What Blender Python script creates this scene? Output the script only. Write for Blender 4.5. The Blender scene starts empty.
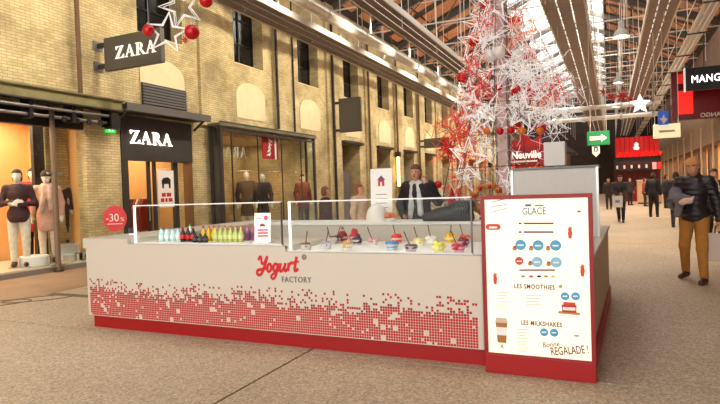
import bpy, bmesh, math, random
import numpy as np
from mathutils import Vector, Matrix

random.seed(7)
SC = bpy.context.scene
COL = SC.collection
R = math.radians

# ------------------------------------------------------------------ camera
CAM_H, FPX = 1.5, 552.0
YAW, PITCH, ROLL = R(24.5), R(1.23), R(-1.93)
_f = Vector((-math.sin(YAW)*math.cos(PITCH), math.cos(YAW)*math.cos(PITCH), -math.sin(PITCH)))
_r0 = Vector((math.cos(YAW), math.sin(YAW), 0)); _u0 = _r0.cross(_f)
_r = _r0*math.cos(ROLL) + _u0*math.sin(ROLL); _u = _u0*math.cos(ROLL) - _r0*math.sin(ROLL)
CAM_P = Vector((0, 0, CAM_H))
cd = bpy.data.cameras.new('camera'); cam = bpy.data.objects.new('camera', cd); COL.objects.link(cam)
cd.sensor_width = 36; cd.lens = 36*FPX/720; cd.clip_end = 300; cd.clip_start = 0.05
cam.matrix_world = Matrix(((_r.x, _u.x, -_f.x, 0), (_r.y, _u.y, -_f.y, 0), (_r.z, _u.z, -_f.z, CAM_H), (0, 0, 0, 1)))
SC.camera = cam
def ray(x, y): return _f + (x-360)/FPX*_r - (y-202)/FPX*_u
def onz(x, y, z=0.0): d = ray(x, y); return CAM_P + d*((z-CAM_H)/d.z)
def onx(x, y, X): d = ray(x, y); return CAM_P + d*(X/d.x)
def ony(x, y, Y): d = ray(x, y); return CAM_P + d*(Y/d.y)

# ------------------------------------------------------------------ world, daylight, exposure
w = bpy.data.worlds.new('overcast_sky'); SC.world = w; w.use_nodes = True
w.node_tree.nodes['Background'].inputs[0].default_value = (1.0, 0.97, 0.92, 1)
w.node_tree.nodes['Background'].inputs[1].default_value = 2.8
SC.view_settings.view_transform = 'Standard'; SC.view_settings.look = 'None'
SC.view_settings.exposure = 0.42; SC.view_settings.gamma = 1.0; SC.view_settings.use_curve_mapping = False
SC.cycles.max_bounces = 7; SC.cycles.diffuse_bounces = 4; SC.cycles.glossy_bounces = 3
SC.cycles.transparent_max_bounces = 12; SC.cycles.caustics_reflective = False; SC.cycles.caustics_refractive = False
SC.cycles.sample_clamp_indirect = 6

def area_light(name, loc, direction, sx, sy, power, col=(1, 1, 1), spread=None, portal=False):
    l = bpy.data.lights.new(name, 'AREA'); l.shape = 'RECTANGLE'; l.size = sx; l.size_y = sy
    l.energy = power; l.color = col
    if spread: l.spread = spread
    if portal: l.cycles.is_portal = True
    o = bpy.data.objects.new(name, l); COL.objects.link(o); o.location = loc
    o.rotation_euler = Vector(direction).to_track_quat('-Z', 'Y').to_euler()
    return o
def spot_light(name, loc, direction, power, angle=90, col=(1, 1, 1), r=0.1, blend=.6):
    l = bpy.data.lights.new(name, 'SPOT'); l.energy = power; l.color = col; l.spot_size = R(angle); l.spot_blend = blend
    l.shadow_soft_size = r
    o = bpy.data.objects.new(name, l); COL.objects.link(o); o.location = loc
    o.rotation_euler = Vector(direction).to_track_quat('-Z', 'Y').to_euler()
    return o

# the hall
WX, RX = -10.7, 5.2                      # faces of the two long walls
EAVE, RIDGE, MIDX = 9.4, 12.8, -2.75
Y0, Y1 = -8.0, 76.0
SLOPE = (RIDGE-EAVE)/(RX-MIDX)
SKY_HALF = 2.55
# daylight over the glazed ridge
for s in (-1, 1):
    xc = MIDX + s*SKY_HALF/2
    area_light('daylight_over_glazing', (xc, (Y0+Y1)/2, RIDGE+0.55), (-s*0.1, 0, -1), SKY_HALF, Y1-Y0, 12500, (1, .965, .90))

# ------------------------------------------------------------------ materials
def lin(c): return c/12.92 if c <= .04045 else ((c+.055)/1.055)**2.4
def rgb(r, g, b): return (lin(r/255), lin(g/255), lin(b/255), 1)
MATS = {}
def mat(name, col=(200, 200, 200), rough=.6, metal=0.0, noise=0.0, nscale=20, bump=0.0, bscale=60, emit=0, spec=.5, emit_col=None, col2=None):
    if name in MATS: return MATS[name]
    m = bpy.data.materials.new(name); m.use_nodes = True; nt = m.node_tree; b = nt.nodes['Principled BSDF']
    c = rgb(*col); b.inputs['Base Color'].default_value = c; b.inputs['Roughness'].default_value = rough
    b.inputs['Metallic'].default_value = metal; b.inputs['Specular IOR Level'].default_value = spec
    if noise or bump or col2:
        tc = nt.nodes.new('ShaderNodeTexCoord')
    if noise or col2:
        n = nt.nodes.new('ShaderNodeTexNoise'); n.inputs['Scale'].default_value = nscale; n.inputs['Detail'].default_value = 4
        nt.links.new(tc.outputs['Object'], n.inputs['Vector'])
        cr = nt.nodes.new('ShaderNodeValToRGB'); nt.links.new(n.outputs['Fac'], cr.inputs[0])
        if col2: lo, hi = rgb(*col2), c
        else:
            lo = tuple(v*(1-noise) for v in c[:3])+(1,); hi = tuple(min(1, v*(1+noise)) for v in c[:3])+(1,)
        cr.color_ramp.elements[0].position = .32; cr.color_ramp.elements[1].position = .68
        cr.color_ramp.elements[0].color = lo; cr.color_ramp.elements[1].color = hi
        nt.links.new(cr.outputs[0], b.inputs['Base Color'])
    if bump:
        n2 = nt.nodes.new('ShaderNodeTexNoise'); n2.inputs['Scale'].default_value = bscale
        nt.links.new(tc.outputs['Object'], n2.inputs['Vector'])
        bp = nt.nodes.new('ShaderNodeBump'); bp.inputs['Strength'].default_value = bump; bp.inputs['Distance'].default_value = .01
        nt.links.new(n2.outputs['Fac'], bp.inputs['Height']); nt.links.new(bp.outputs[0], b.inputs['Normal'])
    if emit:
        b.inputs['Emission Color'].default_value = rgb(*emit_col) if emit_col else c
        b.inputs['Emission Strength'].default_value = emit
    MATS[name] = m; return m
def glass(name='clear_glass', tint=(245, 250, 248), refl=1.0):
    if name in MATS: return MATS[name]
    m = bpy.data.materials.new(name); m.use_nodes = True; nt = m.node_tree; nt.nodes.remove(nt.nodes['Principled BSDF'])
    out = nt.nodes['Material Output']; t = nt.nodes.new('ShaderNodeBsdfTransparent'); g = nt.nodes.new('ShaderNodeBsdfGlossy')
    t.inputs[0].default_value = rgb(*tint); g.inputs['Roughness'].default_value = .02
    lw = nt.nodes.new('ShaderNodeLayerWeight'); pw = nt.nodes.new('ShaderNodeMath'); pw.operation = 'POWER'; pw.inputs[1].default_value = 4
    f = nt.nodes.new('ShaderNodeMath'); f.operation = 'MULTIPLY_ADD'; f.inputs[1].default_value = refl*.55; f.inputs[2].default_value = refl*.045
    nt.links.new(lw.outputs['Facing'], pw.inputs[0]); nt.links.new(pw.outputs[0], f.inputs[0])
    mx = nt.nodes.new('ShaderNodeMixShader'); nt.links.new(f.outputs[0], mx.inputs[0]); nt.links.new(t.outputs[0], mx.inputs[1]); nt.links.new(g.outputs[0], mx.inputs[2])
    nt.links.new(mx.outputs[0], out.inputs[0]); MATS[name] = m; return m
def brick_mat(name, c1, c2, mortar, scale=1.0, stain=.45):
    m = bpy.data.materials.new(name); m.use_nodes = True; nt = m.node_tree; b = nt.nodes['Principled BSDF']; N = nt.nodes.new; K = nt.links.new
    tc = N('ShaderNodeTexCoord'); sp = N('ShaderNodeSeparateXYZ'); K(tc.outputs['Object'], sp.inputs[0])
    ad = N('ShaderNodeMath'); K(sp.outputs[0], ad.inputs[0]); K(sp.outputs[1], ad.inputs[1])
    cb = N('ShaderNodeCombineXYZ'); K(ad.outputs[0], cb.inputs[0]); K(sp.outputs[2], cb.inputs[1])
    br = N('ShaderNodeTexBrick'); K(cb.outputs[0], br.inputs['Vector']); br.inputs['Scale'].default_value = scale
    br.inputs['Brick Width'].default_value = .21; br.inputs['Row Height'].default_value = .062; br.inputs['Mortar Size'].default_value = .007
    br.inputs['Color1'].default_value = rgb(*c1); br.inputs['Color2'].default_value = rgb(*c2); br.inputs['Mortar'].default_value = rgb(*mortar)
    br.inputs['Bias'].default_value = -.2
    n = N('ShaderNodeTexNoise'); n.inputs['Scale'].default_value = .9; n.inputs['Detail'].default_value = 7; n.inputs['Roughness'].default_value = .65; K(tc.outputs['Object'], n.inputs['Vector'])
    cr = N('ShaderNodeValToRGB'); K(n.outputs['Fac'], cr.inputs[0]); cr.color_ramp.elements[0].position = .33; cr.color_ramp.elements[1].position = .6
    cr.color_ramp.elements[0].color = (1-stain, 1-stain*1.05, 1-stain*1.1, 1); cr.color_ramp.elements[1].color = (1, 1, 1, 1)
    mx = N('ShaderNodeMix'); mx.data_type = 'RGBA'; mx.blend_type = 'MULTIPLY'; mx.inputs[0].default_value = 1
    K(br.outputs['Color'], mx.inputs[6]); K(cr.outputs[0], mx.inputs[7]); K(mx.outputs[2], b.inputs['Base Color'])
    bp = N('ShaderNodeBump'); bp.inputs['Strength'].default_value = .8; bp.inputs['Distance'].default_value = .012; bp.invert = True
    K(br.outputs['Fac'], bp.inputs['Height']); K(bp.outputs[0], b.inputs['Normal']); b.inputs['Roughness'].default_value = .9
    b.inputs['Specular IOR Level'].default_value = .2
    MATS[name] = m; return m
def floor_mat():
    m = bpy.data.materials.new('aggregate_concrete'); m.use_nodes = True; nt = m.node_tree; b = nt.nodes['Principled BSDF']; N = nt.nodes.new; K = nt.links.new
    tc = N('ShaderNodeTexCoord')
    v = N('ShaderNodeTexVoronoi'); v.inputs['Scale'].default_value = 62; K(tc.outputs['Object'], v.inputs['Vector'])
    cr = N('ShaderNodeValToRGB'); K(v.outputs['Color'], cr.inputs[0]); e = cr.color_ramp.elements
    e[0].position = 0; e[0].color = rgb(148, 130, 108); e[1].position = 1; e[1].color = rgb(224, 210, 186)
    x = e.new(.25); x.color = rgb(174, 156, 132); x = e.new(.6); x.color = rgb(198, 180, 154)
    n = N('ShaderNodeTexNoise'); n.inputs['Scale'].default_value = .45; n.inputs['Detail'].default_value = 6; K(tc.outputs['Object'], n.inputs['Vector'])
    c2 = N('ShaderNodeValToRGB'); K(n.outputs['Fac'], c2.inputs[0]); c2.color_ramp.elements[0].position = .35; c2.color_ramp.elements[1].position = .62
    c2.color_ramp.elements[0].color = (.84, .8, .76, 1); c2.color_ramp.elements[1].color = (1, 1, 1, 1)
    mx = N('ShaderNodeMix'); mx.data_type = 'RGBA'; mx.blend_type = 'MULTIPLY'; mx.inputs[0].default_value = 1
    K(cr.outputs[0], mx.inputs[6]); K(c2.outputs[0], mx.inputs[7]); K(mx.outputs[2], b.inputs['Base Color'])
    b.inputs['Roughness'].default_value = .55; b.inputs['Specular IOR Level'].default_value = .35
    MATS['floor'] = m; return m

M_BRICK = brick_mat('buff_brick', (226, 206, 156), (206, 182, 130), (184, 162, 120))
M_FLOOR = floor_mat()
M_PLASTER = mat('cream_plaster', (222, 202, 160), .9, noise=.05, nscale=3)
M_STEEL = mat('dark_steel', (62, 56, 50), .5, .3, noise=.15, nscale=6)
M_OLIVE = mat('olive_steel', (134, 124, 82), .6, .1, noise=.15, nscale=5)
M_BLACK = mat('black_paint', (24, 22, 22), .5)
M_WHITE = mat('white_laminate', (212, 203, 190), .4)
M_WHITE2 = mat('white_paint', (240, 238, 234), .5)
M_RED = mat('red_laminate', (162, 7, 13), .4)
M_GLASS = glass(); M_GUARD = glass('guard_glass', (252, 254, 252), .14)
M_CHROME = mat('brushed_steel', (190, 190, 188), .3, .9)
M_LED = mat('led_white', (255, 252, 245), .5, emit=1.3, emit_col=(255, 250, 240))
M_WOOD = mat('orange_wood', (178, 112, 64), .65, noise=.3, nscale=9)
M_GREYP = mat('grey_panel', (150, 146, 140), .55)
M_WARM = mat('warm_wall', (232, 180, 112), .8, noise=.04, nscale=2)

# ------------------------------------------------------------------ mesh helpers
class MB:
    def __init__(s): s.v = []; s.f = []
    def quad(s, a, b, c, d):
        i = len(s.v); s.v += [tuple(a), tuple(b), tuple(c), tuple(d)]; s.f.append((i, i+1, i+2, i+3)); return s
    def box(s, x0, x1, y0, y1, z0, z1):
        i = len(s.v)
        s.v += [(x0, y0, z0), (x1, y0, z0), (x1, y1, z0), (x0, y1, z0), (x0, y0, z1), (x1, y0, z1), (x1, y1, z1), (x0, y1, z1)]
        s.f += [tuple(i+k for k in q) for q in ((0, 3, 2, 1), (4, 5, 6, 7), (0, 1, 5, 4), (1, 2, 6, 5), (2, 3, 7, 6), (3, 0, 4, 7))]; return s
    def tube(s, pts, r, n=8, caps=True, closed=False):
        pts = [Vector(p) for p in pts]; m = len(pts); rs = r if isinstance(r, (list, tuple)) else [r]*m
        base = len(s.v); up0 = None
        for k, p in enumerate(pts):
            if closed: t = pts[(k+1) % m]-pts[k-1]
            else: t = (pts[min(k+1, m-1)]-pts[max(k-1, 0)])
            t = t.normalized() if t.length > 1e-9 else Vector((0, 0, 1))
            if up0 is None or abs(up0.dot(t)) > .97:
                up0 = Vector((0, 0, 1)) if abs(t.z) < .9 else Vector((1, 0, 0))
            a = t.cross(up0).normalized(); bb = a.cross(t).normalized(); up0 = bb
            for j in range(n):
                an = 2*math.pi*j/n; s.v.append(tuple(p + a*math.cos(an)*rs[k] + bb*math.sin(an)*rs[k]))
        for k in range(m if closed else m-1):
            k2 = (k+1) % m
            for j in range(n):
                j2 = (j+1) % n; s.f.append((base+k*n+j, base+k*n+j2, base+k2*n+j2, base+k2*n+j))
        if caps and not closed:
            s.f.append(tuple(base+j for j in range(n-1, -1, -1))); s.f.append(tuple(base+(m-1)*n+j for j in range(n)))
        return s
    def bar(s, a, b, wx, wz):
        a, b = Vector(a), Vector(b); t = (b-a).normalized(); up = Vector((0, 0, 1)) if abs(t.z) < .95 else Vector((0, 1, 0))
        x = t.cross(up).normalized()*wx/2; z = x.cross(t).normalized()*wz/2; i = len(s.v)
        for p in (a, b): s.v += [tuple(p-x-z), tuple(p+x-z), tuple(p+x+z), tuple(p-x+z)]
        s.f += [tuple(i+k for k in q) for q in ((3, 2, 1, 0), (4, 5, 6, 7), (0, 1, 5, 4), (1, 2, 6, 5), (2, 3, 7, 6), (3, 0, 4, 7))]; return s
    def lathe(s, prof, n=16, c=(0, 0, 0), caps=True):
        base = len(s.v); m = len(prof)
        for (r, z) in prof:
            for j in range(n):
                an = 2*math.pi*j/n; s.v.append((c[0]+r*math.cos(an), c[1]+r*math.sin(an), c[2]+z))
        for k in range(m-1):
            for j in range(n):
                j2 = (j+1) % n; s.f.append((base+k*n+j, base+k*n+j2, base+(k+1)*n+j2, base+(k+1)*n+j))
        if caps:
            s.f.append(tuple(base+j for j in range(n-1, -1, -1))); s.f.append(tuple(base+(m-1)*n+j for j in range(n)))
        return s
    def ball(s, c, r, n=14, m=8, sz=1.0):
        return s.lathe([(max(r*math.sin(math.pi*k/m), 1e-4), -r*sz*math.cos(math.pi*k/m)) for k in range(m+1)], n, c)
    def prism(s, poly, fn, d0, d1):
        """poly: 2-D outline; fn(u, v, d) -> 3-D"""
        i = len(s.v); n = len(poly)
        s.v += [tuple(fn(u, v, d0)) for u, v in poly] + [tuple(fn(u, v, d1)) for u, v in poly]
        s.f.append(tuple(i+k for k in range(n))); s.f.append(tuple(i+n+k for k in range(n-1, -1, -1)))
        for k in range(n): k2 = (k+1) % n; s.f.append((i+k, i+n+k, i+n+k2, i+k2))
        return s
    def mesh(s, name, m, smooth=False):
        me = bpy.data.meshes.new(name); me.from_pydata(s.v, [], s.f)
        bm = bmesh.new(); bm.from_mesh(me); bmesh.ops.recalc_face_normals(bm, faces=bm.faces); bm.to_mesh(me); bm.free()
        me.materials.append(m)
        if smooth:
            me.polygons.foreach_set('use_smooth', [True]*len(me.polygons))
            try: me.set_sharp_from_angle(angle=R(40))
            except Exception: pass
        return me
    def build(s, name, m, parent=None, smooth=False, loc=None, bevel=0):
        o = bpy.data.objects.new(name, s.mesh(name, m, smooth)); COL.objects.link(o)
        if loc is not None: o.location = loc
        if parent: o.parent = parent
        if bevel:
            b = o.modifiers.new('bevel', 'BEVEL'); b.width = bevel; b.segments = 2; b.limit_method = 'ANGLE'
        return o
def obj(name, me, parent=None, loc=(0, 0, 0), rot=(0, 0, 0), scale=None):
    o = bpy.data.objects.new(name, me); COL.objects.link(o); o.location = loc; o.rotation_euler = rot
    if scale is not None: o.scale = (scale,)*3 if isinstance(scale, (int, float)) else scale
    if parent: o.parent = parent
    return o
def tag(o, label=None, cat=None, group=None, kind=None):
    if label: o['label'] = label
    if cat: o['category'] = cat
    if group: o['group'] = group
    if kind: o['kind'] = kind
    return o
def thing(name, label, cat, loc=(0, 0, 0), rz=0, group=None):
    o = bpy.data.objects.new(name, None); COL.objects.link(o); o.location = loc; o.rotation_euler = (0, 0, rz); o.empty_display_size = .1
    return tag(o, label, cat, group)
def structure(name, label=None):
    o = bpy.data.objects.new(name, None); COL.objects.link(o); o['kind'] = 'structure'
    if label: o['label'] = label
    return o
def copy_tree(o, parent=None, keep=True):
    c = o.copy(); COL.objects.link(c); c.parent = parent
    for ch in list(o.children): copy_tree(ch, c)
    return c
def text_mesh(s, size, ext=.004, bold=0, shear=0, align='CENTER', space=1.0):
    cu = bpy.data.curves.new('lettering', 'FONT'); cu.body = s; cu.size = size; cu.extrude = ext; cu.offset = bold; cu.shear = shear
    cu.align_x = align; cu.space_character = space; cu.resolution_u = 3
    t = bpy.data.objects.new('tmp', cu); COL.objects.link(t); dg = bpy.context.evaluated_depsgraph_get()
    me = bpy.data.meshes.new_from_object(t.evaluated_get(dg)); bpy.data.objects.remove(t); bpy.data.curves.remove(cu)
    return me
def lettering(s, size, m, parent, loc, rot=(R(90), 0, 0), ext=.003, bold=0, shear=0, align='CENTER', space=1.0, name='lettering', scale=None):
    me = text_mesh(s, size, ext, bold, shear, align, space); me.materials.clear(); me.materials.append(m)
    return obj(name, me, parent, loc, rot, scale)

# ---- signed distance figures meshed by surface nets (people, mannequins, soft things)
def sdf_mesh(prims, res, k=.03, carve=None, wobble=None):
    lo = np.full(3, 1e9); hi = -lo
    for p in prims:
        if p[0] == 'c':
            for q, r in ((p[1], p[3]), (p[2], p[4])): lo = np.minimum(lo, np.array(q)-r); hi = np.maximum(hi, np.array(q)+r)
        else:
            rr = max(p[2]); lo = np.minimum(lo, np.array(p[1])-rr); hi = np.maximum(hi, np.array(p[1])+rr)
    lo -= 3*res+k; hi += 3*res+k
    n = np.ceil((hi-lo)/res).astype(int)+1
    ax = [lo[i]+res*np.arange(n[i]) for i in range(3)]
    V = np.full(n, .5, dtype=np.float32)
    for p in prims:
        if p[0] == 'c': a, b = np.array(p[1], float), np.array(p[2], float); mr = max(p[3], p[4]); l2 = np.minimum(a, b)-mr; h2 = np.maximum(a, b)+mr
        else: c = np.array(p[1], float); rr = max(p[2]); l2 = c-rr; h2 = c+rr
        mg = 2.5*k+2*res
        i0 = np.clip(((l2-mg-lo)/res).astype(int), 0, n-1); i1 = np.clip(((h2+mg-lo)/res).astype(int)+2, 1, n)
        X = ax[0][i0[0]:i1[0], None, None]; Y = ax[1][None, i0[1]:i1[1], None]; Z = ax[2][None, None, i0[2]:i1[2]]
        if p[0] == 'c':
            ba = b-a; L = max(ba@ba, 1e-9); t = np.clip(((X-a[0])*ba[0]+(Y-a[1])*ba[1]+(Z-a[2])*ba[2])/L, 0, 1)
            d = np.sqrt((X-a[0]-t*ba[0])**2+(Y-a[1]-t*ba[1])**2+(Z-a[2]-t*ba[2])**2)-(p[3]+t*(p[4]-p[3]))
        else:
            r = p[2]; q = np.sqrt(((X-c[0])/r[0])**2+((Y-c[1])/r[1])**2+((Z-c[2])/r[2])**2); d = (q-1)*min(r)
            if len(p) > 3 and p[3] == 'sub':
                sl = V[i0[0]:i1[0], i0[1]:i1[1], i0[2]:i1[2]]; np.maximum(sl, -d, out=sl); continue
        sl = V[i0[0]:i1[0], i0[1]:i1[1], i0[2]:i1[2]]
        kk = p[-1] if isinstance(p[-1], float) and p[0] == 'c' and len(p) > 5 else k
        h = np.clip(.5+.5*(sl-d)/kk, 0, 1); sl[...] = sl*(1-h)+d*h-kk*h*(1-h)
    if wobble is not None: V = V + wobble(ax[0][:, None, None], ax[1][None, :, None], ax[2][None, None, :])
    if carve is not None: V = np.maximum(V, carve(ax[0][:, None, None], ax[1][None, :, None], ax[2][None, None, :]))
    S = V < 0
    cn = n-1
    acc = np.zeros((*cn, 3), np.float32); cnt = np.zeros(cn, np.float32)
    def sl_(A, o): return A[o[0]:o[0]+cn[0], o[1]:o[1]+cn[1], o[2]:o[2]+cn[2]]
    for axis in range(3):
        oth = [i for i in range(3) if i != axis]
        for u in (0, 1):
            for v in (0, 1):
                o0 = [0, 0, 0]; o0[oth[0]] = u; o0[oth[1]] = v; o1 = list(o0); o1[axis] = 1
                a, b = sl_(V, o0), sl_(V, o1); cr = (a < 0) != (b < 0)
                den = np.where(cr, a-b, 1); t = np.where(cr, a/den, 0)
                for i in range(3): acc[..., i] += np.where(cr, (t if i == axis else o0[i]), 0)
                cnt += cr
    act = cnt > 0; idx = np.full(cn, -1, np.int64); idx[act] = np.arange(act.sum())
    ijk = np.argwhere(act); verts = (ijk + acc[act]/cnt[act][:, None])*res + lo
    faces = []
    for axis in range(3):
        o = [(axis+1) % 3, (axis+2) % 3]
        s0 = [slice(1, -1)]*3; s1 = [slice(1, -1)]*3; s0[axis] = slice(0, n[axis]-1); s1[axis] = slice(1, n[axis])
        a, b = S[tuple(s0)], S[tuple(s1)]; e = np.argwhere(a != b)
        if not len(e): continue
        fl = a[a != b]
        e = e+1; e[:, axis] -= 1
        q = []
        for du, dv in ((0, 0), (-1, 0), (-1, -1), (0, -1)):
            f = e.copy(); f[:, o[0]] += du; f[:, o[1]] += dv; q.append(idx[f[:, 0], f[:, 1], f[:, 2]])
        q = np.stack(q, 1); q[~fl] = q[~fl][:, ::-1]; faces.append(q)
    F = np.concatenate(faces); F = F[(F >= 0).all(1)]
    return verts, F
def sdf_build(name, prims, res, m, parent=None, k=.03, carve=None, wobble=None, loc=(0, 0, 0)):
    v, f = sdf_mesh(prims, res, k, carve, wobble)
    me = bpy.data.meshes.new(name); me.from_pydata(v.tolist(), [], f.tolist()); me.materials.append(m)
    me.polygons.foreach_set('use_smooth', [True]*len(me.polygons))
    return obj(name, me, parent, loc)

# ================================================================== STRUCTURE
# floor: concrete slabs with saw-cut joints
g = MB().box(-16, RX+4, Y0-2, Y1+2, -.3, -.012)
floor = tag(g.build('floor', mat('joint_dark', (92, 76, 62), .9)), 'beige aggregate concrete floor of the shopping hall', kind='structure')
M_FLOOR2 = mat('brown_paving', (164, 134, 104), .5, noise=.14, nscale=1.5)
xs = [-10.7, -8.3, -2.63, 2.9, RX]; ys = [Y0, 4.45, 14.75, 25.1, 35.4, Y1]
for i in range(4):
    for j in range(5):
        gp = .011
        MB().box(xs[i]+gp, xs[i+1]-gp, ys[j]+gp, ys[j+1]-gp, -.05, 0).build('floor_slab', M_FLOOR2 if i == 0 else M_FLOOR, floor)
MB().box(-8.25, -5.75, 5.9, 6.06, -.004, .003).build('drain_channel', mat('drain', (108, 84, 62), .6), floor)
def oval(cx, cy, rx, ry, a):
    return [(cx+rx*math.cos(t)*math.cos(a)-ry*math.sin(t)*math.sin(a), cy+rx*math.cos(t)*math.sin(a)+ry*math.sin(t)*math.cos(a), .001) for t in [2*math.pi*k/36 for k in range(36)]]
for (x, y, rx, ry) in ((-8.0, 5.62, .5, .2), (-8.32, 5.16, .45, .22)):
    MB().tube(oval(x, y, rx, ry, R(50)), .012, 5, closed=True).build('inlaid_rail', mat('rail_steel', (120, 98, 70), .5), floor)

# ---- left brick wall with its openings
BAY, W0 = 3.95, 10.5
wins = [W0+BAY*k for k in range(-4, 17)]
open_ = []
for k, y in enumerate(wins):
    if y+1.6 < Y1-.3: open_.append((y, y+1.6, 5.7, 8.1)) if y > 10 else None
open_ += [(4.2, 9.0, .0, 3.45), (9.85, 12.1, 0, 3.5), (13.1, 18.3, 0, 3.5)]
for k in range(3, 16): y = W0+BAY*k; open_.append((y-.35, y+1.5, 0, 3.6))
def wall_boxes(mb, x0, x1, ya, yb, za, zb, ops):
    ycut = sorted({ya, yb, *[v for o in ops for v in o[:2]]}); zcut = sorted({za, zb, *[v for o in ops for v in o[2:]]})
    for i in range(len(ycut)-1):
        run = None
        for j in range(len(zcut)-1):
            cy, cz = (ycut[i]+ycut[i+1])/2, (zcut[j]+zcut[j+1])/2
            solid = not any(o[0] < cy < o[1] and o[2] < cz < o[3] for o in ops)
            if solid and run is None: run = zcut[j]
            if not solid and run is not None: mb.box(x0, x1, ycut[i], ycut[i+1], run, zcut[j]); run = None
        if run is not None: mb.box(x0, x1, ycut[i], ycut[i+1], run, zb)
g = MB(); wall_boxes(g, WX-.6, WX-.1, Y0, Y1, 0, EAVE, open_)
wall_left = tag(g.build('wall_left', M_BRICK), 'long buff brick warehouse wall with two storeys of openings', kind='structure')
for k in range(-4, 17):                                   # shallow brick piers between the bays
    yc = W0+.8-BAY/2+BAY*k
    if yc < Y1-.7:
        zb = 3.55 if any(o[2] < .1 and o[0] < yc+.3 and o[1] > yc-.3 for o in open_) else 0
        MB().box(WX-.12, WX, yc-.58, yc+.58, zb, EAVE).build('brick_pier', M_BRICK, wall_left)
        if k == 3 or k == 0: pass
for k in range(0, 16):                                    # plastered arches below the upper windows
    y = W0+BAY*k; zb = 3.95
    n = 10; arch = [(y, zb), (y+1.6, zb)] + [(y+.8+.8*math.cos(math.pi*t/n), 4.72+.42*math.sin(math.pi*t/n)) for t in range(n+1)]
    MB().prism(arch, lambda u, v, d: (d, u, v), WX-.12, WX-.075).build('plaster_arch', M_PLASTER, wall_left)
    MB().box(WX-.5, WX-.085, y, y+1.6, 5.68, 5.71).build('window_sill', M_PLASTER, wall_left)
lv = thing('louvre_panel', 'grey louvred panel above the shop entrance canopy', 'louvre', (WX-.03, W0, 3.7))
MB().box(-.02, .0, 0, 1.6, 0, .72).build('backing', M_STEEL, lv)
for k in range(9): MB().bar((.02, 0, .06+k*.075), (.02, 1.6, .06+k*.075), .05, .035).build('slat', mat('slat_grey', (120, 116, 112), .5, .2), lv)
M_DARKGL = mat('dark_glass', (20, 18, 18), .15)
for k in range(0, 16):                                    # upper windows, set deep
    y = W0+BAY*k; wn = structure('window_%d' % (k+1)); tag(wn, 'dark upper warehouse window in a deep brick reveal')
    for a, b in ((y, y+.8), (y+.8, y+1.6)):
        for c, d in ((5.7, 6.5), (6.5, 7.3), (7.3, 8.1)):
            MB().box(WX-.56, WX-.54, a+.03, b-.03, c+.02, d-.02).build('pane', M_DARKGL, wn)
    g = MB()
    for a in (y, y+.8, y+1.6): g.box(WX-.58, WX-.5, a-.03, a+.03, 5.7, 8.1)
    for c in (5.72, 6.5, 7.3, 8.08): g.box(WX-.58, WX-.505, y, y+1.6, c-.02, c+.02)
    g.build('window_frame', M_BLACK, wn)
# rain pipes on the brick
for i, (y, r, m, z0) in enumerate(((8.62, .05, 'rust', 3.85), (16.62, .05, 'black', 3.75), (17.75, .035, 'black', 3.75), (20.95, .055, 'black', 0), (24.75, .05, 'rust', 0), (28.6, .05, 'rust', 0), (32.4, .05, 'rust', 0))):
    pm = mat('pipe_rust', (110, 78, 52), .7) if m == 'rust' else mat('pipe_black', (44, 38, 34), .6)
    pt = thing('rain_pipe', ['brown rain pipe on the brick left of the projecting shop sign', 'thick dark rain pipe above the glass display box', 'thin dark rain pipe above the end of the glass display box', 'black rain pipe reaching the floor beside the blank square sign', 'brown rain pipe on the first pier past the blank square sign', 'brown rain pipe on the second pier past the blank square sign', 'brown rain pipe on the third pier past the blank square sign'][i], 'pipe', (WX+r+.03, y, z0))
    MB().tube([(0, 0, 0), (0, 0, EAVE-.4-z0)], r, 10).build('pipe', pm, pt, True)
    for z in (.8, 2.6, 4.2): MB().lathe([(r+.012, 0), (r+.012, .05)], 10, (0, 0, z)).build('collar', pm, pt, True)

# ---- roof: dark deck, orange boards between the rafters, glazed ridge
def roof_pt(s, t): return (MIDX + s*t*(RX-MIDX), RIDGE - SLOPE*t*(RX-MIDX))
tg = SKY_HALF/(RX-MIDX)
ceiling = structure('ceiling', 'pitched warehouse roof with orange boards and a glazed ridge')
M_DECK = mat('roof_deck', (52, 42, 36), .9)
for s in (-1, 1):
    (xa, za), (xb, zb) = roof_pt(s, tg), roof_pt(s, 1.03)
    g = MB(); i = 0
    g.v += [(xa, Y0, za+.1), (xb, Y0, zb+.1), (xb, Y1, zb+.1), (xa, Y1, za+.1), (xa, Y0, za+.2), (xb, Y0, zb+.2), (xb, Y1, zb+.2), (xa, Y1, za+.2)]
    g.f += [(0, 1, 2, 3), (4, 7, 6, 5), (0, 4, 5, 1), (1, 5, 6, 2), (2, 6, 7, 3), (3, 7, 4, 0)]
    g.build('roof_deck', M_DECK, ceiling)
    for k in range(-4, 17):
        yb = 9.3+BAY*k
        for q in range(2):                               # two board fields in each bay, one slope-long strip each in three lengths
            ya, yc = yb+.35+q*1.95, yb+.35+q*1.95+1.25
            if yc > Y1 or ya < Y0: continue
            for (t0, t1) in ((tg+.02, .5), (.515, .74), (.755, .97)):
                (xa, za), (xb, zb) = roof_pt(s, t0), roof_pt(s, t1); g = MB()
                g.v += [(xa, ya, za+.02), (xb, ya, zb+.02), (xb, yc, zb+.02), (xa, yc, za+.02), (xa, ya, za+.08), (xb, ya, zb+.08), (xb, yc, zb+.08), (xa, yc, za+.08)]
                g.f += [(0, 1, 2, 3), (4, 7, 6, 5), (0, 4, 5, 1), (1, 5, 6, 2), (2, 6, 7, 3), (3, 7, 4, 0)]
                g.build('roof_board', M_WOOD, ceiling)
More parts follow.
